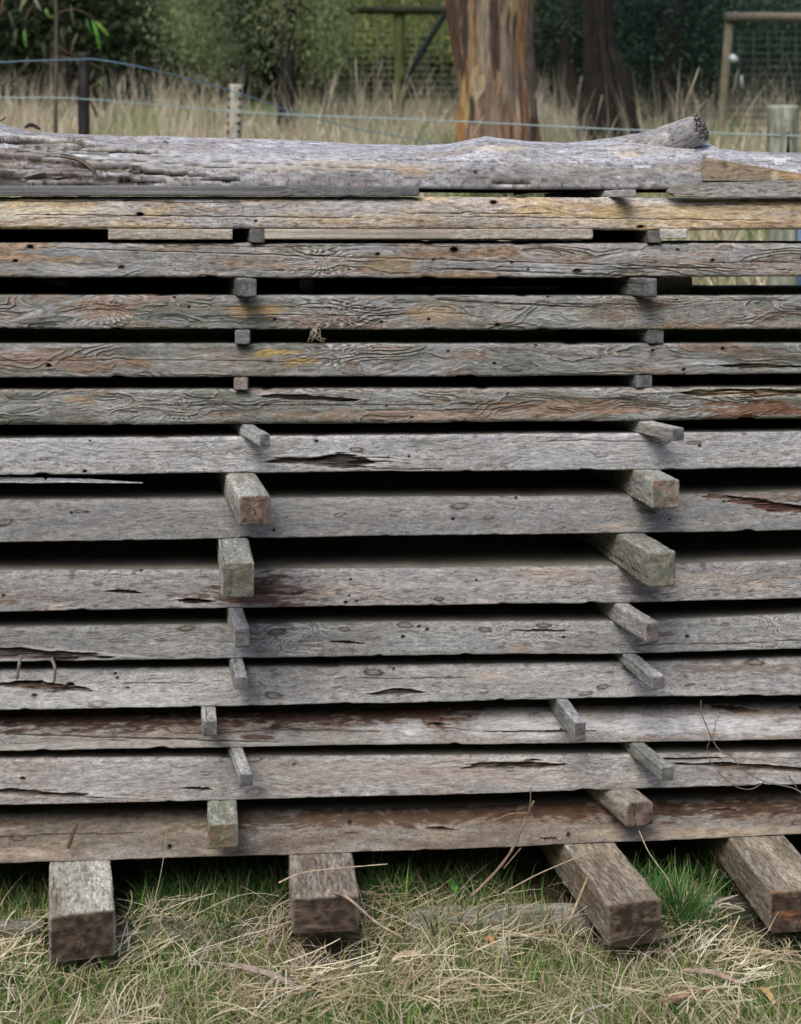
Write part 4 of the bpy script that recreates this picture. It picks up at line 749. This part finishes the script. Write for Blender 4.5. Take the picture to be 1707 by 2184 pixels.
stalk('dry_vine', [([(1494, 1493, 2.93), (1495, 1520, 2.93), (1508, 1553, 2.94), (1520, 1579, 2.94), (1534, 1599, 2.93), (1562, 1615, 2.93), (1582, 1640, 2.93), (1628, 1666, 2.93), (1669, 1675, 2.93), (1703, 1686, 2.93), (1760, 1730, 2.9)], .0011, .0015),
    ([(1538, 1521, 2.93), (1526, 1538, 2.93), (1522, 1561, 2.93), (1512, 1581, 2.93), (1507, 1597, 2.93), (1511, 1617, 2.92), (1526, 1640, 2.92), (1552, 1666, 2.92), (1577, 1680, 2.92), (1603, 1682, 2.92), (1628, 1667, 2.93)], .0007, .0011), ([(1681, 1654, 2.93), (1700, 1682, 2.93)], .0015, .0006)],
    'thin dry vine tendrils hanging over the right end of the lower slabs', 'vine', C(.20, .18, .17))
def one(name, pts, r0, r1, c, label, cat): return stalk(name, [(pts, r0, r1)], label, cat, c)
one('dry_straw', [(594, 1882, 2.77), (640, 1862, 2.78), (700, 1853, 2.78), (826, 1842, 2.78)], .0016, .0010, C(.55, .47, .33), 'single dry straw lying across the top of the second beam', 'straw')
one('dry_straw', [(1362, 1771, 2.83), (1385, 1820, 2.8), (1430, 1880, 2.78)], .0012, .0009, C(.52, .44, .32), 'dry straw leaning down from the rounded pinkish block', 'straw')
one('dry_straw', [(1215, 1960, 2.72), (1240, 1900, 2.74), (1256, 1862, 2.74)], .0028, .0020, C(.52, .43, .28), 'thick bent straw standing left of the long speckled beam', 'straw')
one('dry_straw', [(1070, 1905, 2.76), (1150, 1862, 2.77), (1262, 1815, 2.78)], .0014, .0009, C(.48, .40, .28), 'long dry straw leaning against the side of the long speckled beam', 'straw')
one('dry_straw', [(322, 1950, 2.8), (345, 1850, 2.8), (355, 1768, 2.8)], .0010, .0007, C(.55, .48, .36), 'thin upright straw in front of the lowest slab between the left beams', 'straw')
one('dry_straw', [(700, 1900, 2.8), (742, 1915, 2.72), (800, 1965, 2.7), (860, 2000, 2.66)], .0028, .0022, C(.42, .35, .26), 'grey dry stem trailing into the grass right of the second beam', 'straw')
one('broken_twig', [(44, 1398, 2.895), (40, 1420, 2.89), (36, 1448, 2.895)], .0042, .0028, C(.30, .27, .25), 'broken grey twig splinter hanging across the gap at the far left', 'twig')
one('broken_twig', [(108, 1402, 2.90), (117, 1425, 2.895), (115, 1454, 2.90)], .0040, .0028, C(.28, .25, .23), 'second broken twig splinter hanging across the gap, right of the far left one', 'twig')
one('broken_twig', [(164, 1756, 2.895), (156, 1775, 2.89), (145, 1808, 2.89)], .0034, .0042, C(.17, .12, .07), 'short dark brown twig stuck to the lowest slab near its left end', 'twig')
stalk('straw_wisp', [([(672-rs.uniform(-14, 8), 700, 2.98), (668+rs.uniform(-12, 18), 712, 2.96), (655+k*4, 722+rs.uniform(-6, 8), 2.95)], .0006, .0004) for k in range(11)], 'small wisp of dry straw hanging under the third slab', 'straw wisp', C(.42, .37, .27))
parts = []
rs = np.random.RandomState(9)
def ground_leaf(name, a, b, wid, c, label, cat='leaf', z=.045, curl=.25, parent=None, seed=0, bend=.005):
    A = on_ground(a[0], a[1], z); B = on_ground(b[0], b[1], z); Mi = (A+B)/2+np.array([0, .006, bend]); 
    return tag(ribbon_obj(name, [A, Mi, B], wid*.72, c, M_STRAW, None, seed, nrm=(0, -.45, 1), curl=curl, thick=.0008), label, cat)
ground_leaf('dry_leaf', (1415, 2142), (1515, 2112), .020, C(.36, .23, .15), 'curled reddish brown gum leaf on the straw near the bottom right', seed=1)
ground_leaf('dry_leaf', (1452, 2068), (1590, 2100), .016, C(.40, .31, .24), 'long faded brown gum leaf lying above the curled reddish one', seed=2)
ground_leaf('dry_leaf', (834, 2050), (896, 2034), .018, C(.60, .50, .34), 'pale yellow dry leaf lying below the flat grey board', seed=3)
ground_leaf('dry_leaf', (1034, 2003), (1056, 2014), .013, C(.55, .25, .13), 'small orange leaf lying just below the flat grey board', seed=4, z=.06)
ground_leaf('dry_leaf', (846, 2096), (868, 2112), .016, C(.32, .23, .17), 'small crumpled brown leaf below the pale yellow leaf', seed=5)
ground_leaf('bark_curl', (466, 2054), (655, 2116), .017, C(.36, .30, .26), 'long curled strip of bark lying in the straw below the second beam', 'bark curl', seed=6, curl=.5)
ground_leaf('fallen_twig', (900, 2098), (1110, 2088), .0055, C(.50, .43, .30), 'thick pale dry stem lying level in the straw at lower centre', 'stem', seed=7)
ground_leaf('fallen_twig', (1205, 2182), (1310, 2140), .006, C(.45, .42, .40), 'grey dry stem at the bottom edge of the grass', 'stem', seed=8)
ground_leaf('dry_leaf', (1620, 2105), (1650, 2140), .018, C(.55, .40, .18), 'ragged yellow brown leaf litter near the right edge', seed=9)
ground_leaf('dry_leaf', (950, 1878), (975, 1905), .018, C(.10, .30, .06), 'broad green weed leaf in shade under the stack', seed=10, z=.05)
# fungus spot on the leftmost beam
V, F = merge([tube([at(195+dx, 2028+dy, 2.79), at(195+dx*1.2, 2026+dy, 2.775)], [.005, .0035], 9) for dx, dy in ((0, 0), (6, -5), (-3, 8), (4, 6))])
tag(mesh_obj('bracket_fungus', V, F, M_STRAW, np.broadcast_to(C(.62, .50, .28), V.shape), None, True), 'small yellow fungus growing on the dark end of the leftmost beam', 'fungus')

# ------------------------------------------------------------------ fences behind
def post(name, px, w, topy, Y, label, colr, parts=None, group=None, lean=0, square=False, dark=C(.1, .1, .08)):
    x = (px-CX)/FP*Y; zt_ = EYE+(YH-topy)/FP*Y; z0 = float(gz(np.array([x]), np.array([Y]))[0])-.05; r = w/FP*Y/2; n = 4 if square else 28
    e = empty(name, (0, 0, 0)); tag(e, label, 'fence post', group)
    m = 90; t = np.linspace(0, 1, m); pth = np.stack([x+lean*(t-1)*(zt_-z0), Y+0*t, z0+(zt_-z0)*t], -1)
    V, F = tube(pth, r*(1+0*t)*(1.25 if square else 1), n); Vg = V.reshape(m+2, n, 3)
    a = np.arange(n)/n*6.28; c = mix(np.broadcast_to(colr, Vg.shape), dark, sst(-.1, .5, fbm(np.cos(a)[None]*2.5+0*Vg[..., 2], Vg[..., 2]*3, 3, int(px)))*.6)
    c = c*(1+.4*fbm(a[None]*9, Vg[..., 2]*8, 3, 3)+.3*fbm(a[None]*3, Vg[..., 2]*30, 2, 13))[..., None]
    if not square: Vg[1:-1] += (Vg[1:-1]-pth[:, None])*.16*fbm(np.cos(a)[None]*4+0*Vg[1:-1, :, 2], Vg[1:-1, :, 2]*4, 3, 8)[..., None]
    mesh_obj('post_shaft', Vg.reshape(-1, 3), F, M_BARK, c.reshape(-1, 3), e)
    return e, x, zt_, r
FG = 'posts of the wire fence behind the stack'
e1, *_ = post('fence_post', 178.5, 24, 112, 7.2, 'dark brown narrow post carrying the blue cord behind the left of the log', C(.030, .024, .028), group=FG)
e2, x2, z2, r2 = post('fence_post', 503, 31, 181, 7.6, 'pale mossy notched post behind the left half of the log', C(.46, .45, .36), group=FG, lean=.03)
for k in range(7):
    zz = z2-.035-.045*k*1.0; V, F = tube(np.array([[x2-r2*.95+.03*(zz-z2), 7.6-r2*.55, zz], [x2+r2*.8+.03*(zz-z2), 7.6-r2*.75, zz+.002]]), .009, 6); mesh_obj('notch', V, F, M_BARK, np.broadcast_to(C(.03, .03, .02), V.shape), e2)
e3, x3, z3, r3 = post('fence_post', 1668, 62, 226, 6.2, 'thick grey green lichen covered strainer post at the right edge', C(.33, .35, .28), group=FG, dark=C(.20, .23, .13))
V, F = tube(np.array([[x3+.004, 6.2-r3*1.02, z3-.30], [x3+.006, 6.2-r3*1.03, z3-.12]]), [.013, .005], 8); mesh_obj('rust_stain_slot', V, F, M_BARK, np.broadcast_to(C(.02, .02, .015), V.shape), e3)
def wire(name, pts, r, c, label, cat='wire'):
    p = spline([at(x, y, Y) for x, y, Y in pts], 120); V, F = tube(p, r, 6); return tag(mesh_obj(name, V, F, M_WIRE, np.broadcast_to(c, V.shape), None, True), label, cat)
wire('blue_twine', [(-200, 150, 7.1), (0, 133, 7.13), (160, 127, 7.15), (215, 128, 7.15), (330, 150, 7.2), (480, 190, 7.5), (650, 246, 7.8), (780, 278, 8), (900, 300, 8.1), (1000, 330, 8.2)], .0031, C(.12, .25, .36), 'blue plastic cord sagging down from the dark narrow post', 'cord')
wire('fence_wire', [(-200, 206, 7.1), (0, 208, 7.13), (178, 211, 7.15), (480, 236, 7.5), (640, 245, 7.4), (960, 258, 7.0), (1300, 275, 6.6), (1707, 290, 6.1), (2000, 300, 5.9)], .0030, C(.38, .52, .54), 'thin pale bluish fence wire running level behind the log')
V, F = tube(np.array([at(1705, 700, 6.6), at(1705, 480, 6.6)]), .04, 16); tag(mesh_obj('blue_pipe', V, F, M_WIRE, np.broadcast_to(C(.10, .20, .36), V.shape), None, True), 'blue pipe upright seen only through the gaps at the right edge', 'pipe')

# paddock rail fence, two bays with wire mesh
def bar(p, q, r, c, parent, name, n=10):
    V, F = tube(np.linspace(p, q, 24), r, n); return mesh_obj(name, V, F, M_BARK, c*(1+.3*fbm(V[:, 0]*6, V[:, 2]*6, 2, 4))[:, None], parent, True)
def mesh_fence(px0, px1, topy, Y, pp, cpost, crail, label, wc, seed):
    e = empty('mesh_fence'); tag(e, label, 'fence')
    x0, x1 = (px0-CX)/FP*Y, (px1-CX)/FP*Y; z0 = float(gz(np.array([(x0+x1)/2]), np.array([Y]))[0])-.1; z1 = EYE+(YH-topy)/FP*Y
    for p, w, ln in pp:
        x = (p-CX)/FP*Y; global FPOST; FPOST = bar((x-ln, Y, z0), (x, Y, z1+.03), w/FP*Y/2, cpost, e, 'fence_post', 14)
    bar((x0, Y-.07, z1-.02), (x1, Y-.07, z1-.04), .05, crail, e, 'top_rail')
    parts = [tube(np.array([[x0, Y, z], [x1, Y, z]]), .0055, 4) for z in np.arange(z0+.2, z1-.05, .075)]+[tube(np.array([[x, Y, z0], [x, Y, z1]]), .0035, 4) for x in np.arange(x0, x1, .15)]
    V, F = merge(parts); mesh_obj('wire_mesh', V, F, M_WIRE, np.broadcast_to(wc, V.shape), e)
    return e
e = mesh_fence(720, 1000, 18, 16, [(851, 23, 0)], C(.085, .11, .035), C(.03, .035, .02), 'mossy green railed mesh fence left of the gum tree trunk', C(.20, .25, .13), 1)
bar(at(948, 30, 15.8), at(856, 180, 15.8), .035, C(.012, .022, .022), e, 'brace_strut')
e = mesh_fence(1545, 2300, 34, 14.5, [(1556, 19, .12)], C(.22, .20, .14), C(.17, .15, .12), 'brown railed mesh fence with white insulator on its post, upper right', C(.07, .10, .08), 2)
fp = FPOST
V, F = tube([at(1556, 130, 14.3), at(1562, 124, 14.25), at(1568, 128, 14.2)], [.03, .045, .03], 10); mesh_obj('insulator', V, F, M_PAINT, np.broadcast_to(C(.6, .63, .66), V.shape), fp)
V, F = tube([at(1580, 160, 14.3), at(1582, 188, 14.3)], [.012, .02], 8); mesh_obj('insulator', V, F, M_PAINT, np.broadcast_to(C(.35, .4, .38), V.shape), fp)

# ------------------------------------------------------------------ trees
def trunk_obj(name, pts, rads, colf, parent, seed, n=64, m=260, flute=.08, smooth=True):
    p = spline(pts, m); R = np.interp(np.linspace(0, 1, m), np.linspace(0, 1, len(rads)), rads)
    V, F = tube(p, R, n); Vg = V.reshape(m+2, n, 3); a = np.arange(n)/n*2*math.pi; h = (np.arange(m)/m)[:, None]*np.linalg.norm(np.asarray(pts[-1])-np.asarray(pts[0]))
    fl = flute*fbm(np.cos(a)[None]*2.2+0*h, np.sin(a)[None]*2.2+h*.25, 3, seed)+.35*flute*fbm(a[None]*9+0*h, h*.9, 3, seed+1)
    Vg[1:-1] += (Vg[1:-1]-p[:, None])*fl[..., None]
    c = colf(a[None]+0*h, h+0*a[None], Vg[1:-1]); c = np.concatenate([c[:1], c, c[-1:]])
    return mesh_obj(name, Vg.reshape(-1, 3), F, M_BARK, c.reshape(-1, 3), parent, smooth)
def leaf_cloud(cent, per, spread, size, colors, seed, droop=0., asp=.35):
    rs = np.random.RandomState(seed); n = len(cent)*per; ci = np.repeat(np.arange(len(cent)), per)
    P = cent[ci]+rs.normal(0, 1, (n, 3))*np.asarray(spread)
    d = rs.normal(0, 1, (n, 3)); d[:, 2] -= droop; d /= np.linalg.norm(d, axis=1)[:, None]; s = np.cross(d, rs.normal(0, 1, (n, 3))); s /= np.linalg.norm(s, axis=1)[:, None]
    L = rs.uniform(.6, 1.3, n)*size; a = P-d*L[:, None]/2; b = P+d*L[:, None]/2; m_ = P+s*L[:, None]*asp/2; k = P-s*L[:, None]*asp/2
    V = np.stack([a, m_, b, k], 1).reshape(-1, 3); F = np.arange(4*n).reshape(-1, 4)
    cols = np.array(colors); cc = cols[rs.randint(len(cols), size=len(cent))][ci]*rs.uniform(.8, 1.2, n)[:, None]*rs.uniform(.5, 1.35, len(cent))[ci][:, None]
    return V, F, np.repeat(cc, 4, 0)
def clusters(n, cen, ax, seed, shell=.3):
    rs = np.random.RandomState(seed); d = rs.normal(0, 1, (n, 3)); d /= np.linalg.norm(d, axis=1)[:, None]; r = (shell+(1-shell)*rs.rand(n))**.7
    return np.asarray(cen)+d*r[:, None]*np.asarray(ax)
brown = lambda base: (lambda a, h, V: base*(1+.6*fbm(a*5, h*2, 3, 5)+.6*fbm(V[..., 0]*30, h*5, 3, 6))[..., None])
def tree(px, Y, base, rad, hgt, crown_list, leafc, label, seed, size=.07, spread=(.28, .28, .28), per=90, droop=.3, barkc=C(.05, .04, .032), asp=.35, lean=.1, name='tree'):
    x = (px-CX)/FP*Y; z0 = float(gz(np.array([x]), np.array([Y]))[0])-.1; e = empty(name, (x, Y, z0)); bpy.context.view_layer.update(); tag(e, label, 'tree')
    e.location = (0, 0, 0)
    top = np.array([x+lean*hgt, Y+.2, z0+hgt])
    pts = [(x, Y, z0), (x+lean*hgt*.2, Y, z0+hgt*.35), (x+lean*hgt*.7, Y+.1, z0+hgt*.7), top]
    trunk_obj('trunk', pts, [rad*1.5, rad, rad*.8, rad*.3], brown(barkc), e, seed, 24, 60, .15)
    rs = np.random.RandomState(seed); lims = []
    for k in range(7):
        f = rs.uniform(.3, .9); b = spline(pts, 50)[int(f*49)]; cc = crown_list[rs.randint(len(crown_list))]; q = np.asarray(cc[0])+rs.normal(0, .4, 3)*np.asarray(cc[1]); lims.append(tube(spline([b, (b+q)/2+[0, 0, .15], q], 14), np.linspace(rad*.35, rad*.06, 14), 6))
    V, F = merge(lims); mesh_obj('limbs', V, F, M_BARK, np.broadcast_to(barkc, V.shape), e)
    parts = [leaf_cloud(clusters(nc, c, ax, seed+7+j), per, spread, size, leafc, seed+50+j, droop, asp) for j, (c, ax, nc) in enumerate(crown_list)]
    V, F = merge([(p[0], p[1]) for p in parts]); mesh_obj('crown', V, F, M_LEAF, np.concatenate([p[2] for p in parts]), e)
    return e
A_ = lambda px, py, Y: tuple(at(px, py, Y))
DG = [C(.03, .05, .025), C(.06, .09, .04), C(.11, .15, .07)]
WG = [C(.22, .29, .13), C(.33, .40, .18), C(.11, .15, .07), C(.42, .48, .24)]
tree(120, 18, 0, .14, 4.0, [(A_(60, -60, 18), (1.3, .9, .75), 90), (A_(200, 60, 18.5), (1.0, .7, .75), 90), (A_(40, 110, 19), (1.2, .6, .55), 110), (A_(300, 100, 19), (.7, .6, .55), 60)], DG, 'dark shady evergreen tree at the far left behind the paddock grass', 201, .11)
tree(610, 15, 0, .07, 3.6, [(A_(400, 10, 15), (.55, .6, .55), 34), (A_(480, 90, 15.2), (.55, .5, .35), 22), (A_(650, 40, 15.2), (.55, .6, .55), 34), (A_(560, -80, 15), (1.2, .8, .4), 40), (A_(690, 100, 15.4), (.3, .4, .4), 14)], WG, 'soft mid green drooping wattle tree with thin dark stems left of the trunk', 202, .05, (.10, .10, .30), 130, 1.4, C(.02, .018, .016), .25, .02)
tree(690, 16.5, 0, .04, 3.4, [(A_(760, -60, 16.5), (.8, .5, .35), 26), (A_(690, 60, 16.8), (.4, .5, .5), 16)], WG[:3], 'slender leaning wattle sapling beside the mossy green fence', 203, .05, (.10, .10, .28), 110, 1.4, C(.03, .03, .03), .25, .06)
tree(900, 21, 0, .05, 2.2, [(A_(860, 70, 21), (1.5, .6, .35), 60), (A_(930, 10, 22), (1.2, .6, .5), 50)], [C(.20, .27, .07), C(.28, .34, .10), C(.14, .20, .08), C(.36, .38, .12)], 'yellow green sunlit shrub beyond the mossy green fence', 204, .07, (.2, .2, .2), 80, 0, name='shrub')
tree(1420, 15.5, 0, .12, 4.5, [(A_(1440, 60, 15.5), (.75, .7, .75), 80), (A_(1350, -20, 16), (.8, .7, .6), 50), (A_(1560, -40, 16), (1.1, .8, .55), 60), (A_(1450, 140, 15.8), (.55, .5, .35), 34)], [C(.045, .095, .065), C(.075, .14, .095), C(.02, .045, .03)], 'dense blue green cypress right of the gum tree trunk', 205, .06, (.2, .2, .2), 110, .2)
tree(1740, 18, 0, .12, 4.5, [(A_(1700, 40, 18), (1.1, .7, .8), 80), (A_(1650, 130, 18.6), (1.0, .6, .5), 44), (A_(1900, 40, 18), (1, .7, .9), 50)], [C(.04, .085, .06), C(.065, .12, .08), C(.02, .045, .03)], 'dark evergreen behind the brown railed fence at the far right', 206, .07, (.22, .22, .22), 100, .2)
tree(1200, 17, 0, .1, 4.2, [(A_(1190, -20, 17), (.7, .6, .55), 44), (A_(1180, 70, 17.5), (.4, .4, .4), 20)], [C(.06, .11, .07), C(.10, .15, .09), C(.03, .05, .03)], 'small green tree directly right of the gum trunk, farther back', 207, .07, (.2, .2, .22), 90, .3)
# dark leaning trunk with a flared foot
e = empty('tree'); tag(e, 'dark brown trunk with wide flaring foot right of the pale gum tree', 'tree')
Y = 13.5; z0 = float(gz(np.array([2.]), np.array([Y]))[0])-.2
trunk_obj('trunk', [tuple(at(1292, 330, Y)), tuple(at(1292, 200, Y)), tuple(at(1280, 110, Y)), tuple(at(1275, 0, Y)), tuple(at(1262, -300, Y)), tuple(at(1240, -700, Y))], [.34, .23, .15, .12, .11, .09], brown(C(.022, .02, .015)), e, 77, 96, 260, .5)
V, F, c_ = leaf_cloud(clusters(60, A_(1260, -560, Y), (1.5, 1.2, 1.0), 88), 70, (.3, .3, .3), .1, DG, 89, .5); mesh_obj('crown', V, F, M_LEAF, c_, e)
# the pale gum tree
e = empty('gum_tree'); tag(e, 'large gum tree trunk with peeling tan, yellow and dark brown bark behind the log', 'tree')
Y = 10.0
def gum(a, h, V):
    px = CX+FP*V[..., 0]/V[..., 1]; py = YH-(V[..., 2]-EYE)*FP/V[..., 1]
    u = V[..., 0]+.05*fbm(V[..., 0]*4, V[..., 2]*2, 2, 8)+.02*V[..., 2]; z = V[..., 2]
    back = V[..., 1] > Y
    n1 = fbm(u*20, z*1.1, 3, 301); n2 = fbm(u*30, z*1.4+5, 3, 302); n3 = fbm(u*80, z*5, 3, 303)
    c = mix(np.broadcast_to(C(.27, .18, .115), u.shape+(3,)), C(.36, .27, .19), sst(-.3, .3, n1))
    c = mix(c, C(.13, .075, .045), sst(.05, .22, n2)*.95); c = mix(c, C(.045, .03, .025), sst(.22, .34, fbm(u*26+9, z*1.1, 3, 304)+.06)); c = mix(c, C(.35, .17, .06), sst(.2, .35, fbm(u*26+2, z*1.2, 3, 305))*.8)
    def blob(x, y, rx, ry, cc, k=1, sl=0):
        nonlocal c
        d = np.hypot((px-x-sl*(py-y))/rx, (py-y)/ry)+.5*fbm(px/16., py/50., 3, int(x)); c = mix(c, cc, (1-sst(.75, 1.0, d))*k)
    blob(965, 60, 22, 130, C(.12, .06, .035)); blob(992, 60, 9, 110, C(.05, .032, .026)); blob(1003, 90, 7, 110, C(.36, .25, .14)); blob(1032, 70, 14, 120, C(.34, .29, .22)); blob(1056, 70, 13, 110, C(.045, .03, .025))
    blob(1095, 5, 10, 34, C(.52, .42, .16)); blob(1076, 130, 11, 90, C(.28, .22, .17)); blob(1108, 70, 10, 70, C(.30, .16, .07)); blob(1120, 60, 7, 120, C(.20, .11, .06)); blob(1135, 150, 8, 200, C(.16, .12, .1))
    blob(1010, 165, 9, 42, C(.50, .40, .20), .9, -.3); blob(1020, 190, 13, 34, C(.50, .42, .26), .9, -.35); blob(990, 220, 10, 66, C(.50, .36, .14)); blob(980, 275, 9, 60, C(.44, .22, .06)); blob(1007, 240, 7, 40, C(.035, .025, .022)); blob(995, 170, 4, 60, C(.3, .15, .06))
    blob(1048, 235, 24, 80, C(.20, .155, .11), .8); blob(1088, 180, 14, 90, C(.23, .18, .14)); blob(1122, 250, 6, 80, C(.24, .12, .06)); blob(1135, 285, 8, 40, C(.04, .03, .028)); blob(1112, 220, 6, 100, C(.12, .08, .06))
    m_ = C(.21, .165, .12); return (m_+(c-m_)*.78)*.85*(1+.6*n3)[..., None]
trunk_obj('trunk', [tuple(at(1056, 380, Y)), tuple(at(1058, 290, Y)), tuple(at(1056, 200, Y)), tuple(at(1050, 100, Y)), tuple(at(1043, 0, Y)), tuple(at(1035, -150, Y)), tuple(at(1010, -700, Y)), tuple(at(1000, -1300, Y))],
          [.33, .30, .272, .285, .325, .31, .25, .16], gum, e, 300, 300, 700, .09)
for k, (q, rr_) in enumerate([((-1.2, 10.5, 6.2), .1), ((2.2, 9.6, 6.4), .09), ((1.4, 11.2, 7.4), .07), ((-.3, 9.2, 7.2), .07)]):
    s0 = np.array([.5, 10, 3.9+.3*k]); V, F = tube(spline([s0, (s0+np.array(q))/2+[0, 0, .2], q], 24), np.linspace(rr_, rr_*.3, 24), 10); mesh_obj('limb', V, F, M_BARK, np.broadcast_to(C(.3, .24, .17), V.shape), e, True)
V, F, c_ = leaf_cloud(np.concatenate([clusters(26, q, (1.0, 1.0, .5), 310+k) for k, q in enumerate([(-1.2, 10.5, 6.3), (2.2, 9.6, 6.5), (1.4, 11.2, 7.5), (-.3, 9.4, 7.3)])]), 45, (.25, .25, .22), .13, [C(.06, .09, .04), C(.09, .13, .05)], 312, 1.2, .22); mesh_obj('crown', V, F, M_LEAF, c_, e)
# gum leaf spray hanging at the upper left, nearer than the trees
e = empty('gum_sapling'); tag(e, 'slim gum sapling with long hanging green leaves at the upper left edge', 'tree')
Y = 8.6
pts_ = [at(118, 420, Y), at(118, 230, Y), at(120, 80, Y), at(112, -60, Y), at(60, -260, Y)]
V, F = tube(spline(pts_, 40), np.linspace(.015, .009, 40), 8); mesh_obj('stem', V, F, M_BARK, np.broadcast_to(C(.10, .10, .065), V.shape), e, True)
LEAVES = [(203, 45, 232, 78, C(.19, .34, .06)), (196, 42, 212, 105, C(.10, .33, .04)), (184, 40, 196, 74, C(.06, .14, .04)), (97, 18, 110, 40, C(.12, .25, .05)), (52, 62, 56, 102, C(.11, .26, .05)), (60, -10, 42, 25, C(.28, .32, .16)), (73, -5, 88, 25, C(.2, .24, .16)), (10, -10, 0, 30, C(.16, .09, .06)),
          (225, 160, 222, 235, C(.13, .15, .08)), (236, 165, 250, 215, C(.12, .13, .08)), (192, 215, 207, 252, C(.11, .08, .05)), (36, 160, 40, 218, C(.10, .12, .08)), (5, 188, 8, 208, C(.05, .06, .04)), (30, 100, 35, 60, C(.09, .12, .06)), (150, 10, 160, 60, C(.07, .09, .05)), (90, 90, 96, 130, C(.06, .09, .05)), (165, 70, 150, 112, C(.12, .10, .05)), (20, 25, 30, 62, C(.07, .1, .05)), (130, 60, 138, 100, C(.06, .1, .045)),
          (-40, 40, -30, 90, C(.08, .12, .05)), (-80, 60, -70, 120, C(.08, .12, .05)), (60, 120, 52, 150, C(.08, .09, .05))]
rs = np.random.RandomState(3)
for k, (x0, y0, x1, y1, c) in enumerate(LEAVES):
    Yk = Y+rs.uniform(-.35, .35); ribbon_obj('leaf', [at(x0, y0, Yk), at((x0+x1)/2+rs.uniform(-3, 3), (y0+y1)/2, Yk-.01), at(x1, y1, Yk)], .024 if c[1] > .2 else .02, c, M_LEAF, e, k, nrm=(rs.uniform(-.4, .4), -1, .2), curl=.15, n=16)
tw = [[at(118, 30, Y), at(160, 20, Y), at(203, 40, Y)], [at(116, 0, Y), at(80, 0, Y), at(55, 40, Y), at(54, 62, Y)], [at(118, 90, Y), at(140, 110, Y), at(165, 120, Y)], [at(112, -40, Y), at(40, -30, Y), at(10, 0, Y)], [at(118, 120, Y), at(180, 130, Y), at(225, 150, Y)], [at(118, 140, Y), at(70, 130, Y), at(36, 160, Y)]]
V, F = merge([tube(spline(t, 16), np.linspace(.005, .0025, 16), 5) for t in tw]); mesh_obj('twigs', V, F, M_BARK, np.broadcast_to(C(.12, .08, .06), V.shape), e)
# small pale blue car glimpsed far behind the sapling
def car():
    e = empty('parked_car'); tag(e, 'pale blue car with red lamp glimpsed far off between the dark leaves, upper left', 'car')
    Y = 22.0; c0 = at(70, 118, Y); gzz = c0[2]
    prof = [(-1.9, .25), (-1.95, .6), (-1.8, .85), (-1.2, .95), (-.75, 1.38), (.55, 1.42), (1.15, .98), (1.85, .9), (1.98, .6), (1.95, .25)]
    s = 1.0; n = len(prof); w_ = [-.8, -.72, .72, .8]; G = []
    for k, wv in enumerate(w_):
        sc = .93 if k in (0, 3) else 1; G.append([(c0[0]+p[0]*s*sc, c0[1]+wv*s, gzz-.95+p[1]*s*sc) for p in prof])
    G = np.array(G); G = np.concatenate([np.repeat(G[:1].mean(1, keepdims=True), n, 1), G, np.repeat(G[-1:].mean(1, keepdims=True), n, 1)])
    mesh_obj('body', G.reshape(-1, 3), grid_faces(6, n), M_PAINT, np.broadcast_to(C(.20, .27, .40), (6*n, 3)), e)
    for wx in (-1.25, 1.25):
        c = np.array([c0[0]+wx*s, c0[1]-.82*s, gzz-.95+.3*s]); V, F = tube(np.array([c+[0, -.03, 0], c+[0, .06, 0]]), .3*s, 18); mesh_obj('wheel', V, F, M_PAINT, np.broadcast_to(C(.02, .02, .02), V.shape), e)
    V, F = tube(np.array([at(155, 96, Y-.3)-[.03, 0, 0], at(155, 96, Y-.3)+[.03, 0, 0]]), .035, 8); 
    g = np.array([(c0[0]-.7*s, c0[1]-.8*s, gzz-.95+1.0*s), (c0[0]+1.0*s, c0[1]-.8*s, gzz-.95+1.0*s), (c0[0]+.5*s, c0[1]-.76*s, gzz-.95+1.33*s), (c0[0]-.6*s, c0[1]-.76*s, gzz-.95+1.33*s)])-[0, .01, 0]
    mesh_obj('side_window', g, [[0, 1, 2, 3]], M_PAINT, np.broadcast_to(C(.6, .68, .75), (4, 3)), e)
    mesh_obj('tail_lamp', V, F, M_PAINT, np.broadcast_to(C(.5, .03, .06), V.shape), e)
car()
# far-off wood closing the view, plus an added unseen tree ring blocking horizon light
rs = np.random.RandomState(8)
cen = np.stack([rs.uniform(-13, 13, 1500), rs.uniform(24, 29, 1500), 3.0+rs.uniform(0, 1, 1500)**1.3*8], -1)
p1 = leaf_cloud(cen, 42, (.5, .5, .45), .34, [C(.014, .026, .013), C(.024, .042, .018), C(.036, .055, .026)], 9, .2, .5)
nr = 2600; th = rs.uniform(.75, 2*math.pi-.75, nr); rd = rs.uniform(15, 19, nr); cen = np.stack([rd*np.sin(th), 3+rd*np.cos(th), rs.uniform(0, 1, nr)*8.5+np.where(np.cos(th) > 0, 2, 0)], -1)
p2 = leaf_cloud(cen, 14, (.6, .6, .5), .9, [C(.03, .045, .02), C(.05, .07, .03)], 10, .2, .6)
V, F = merge([(p1[0], p1[1]), (p2[0], p2[1])]); c_ = np.concatenate([p1[2], p2[2]])
o = mesh_obj('far_wood_and_shade_ring', V, F, M_LEAF, c_); tag(o, 'dark far-off wood closing the view behind the fences, plus an added unseen ring of shading trees', 'wood', None, 'stuff')
print('done')
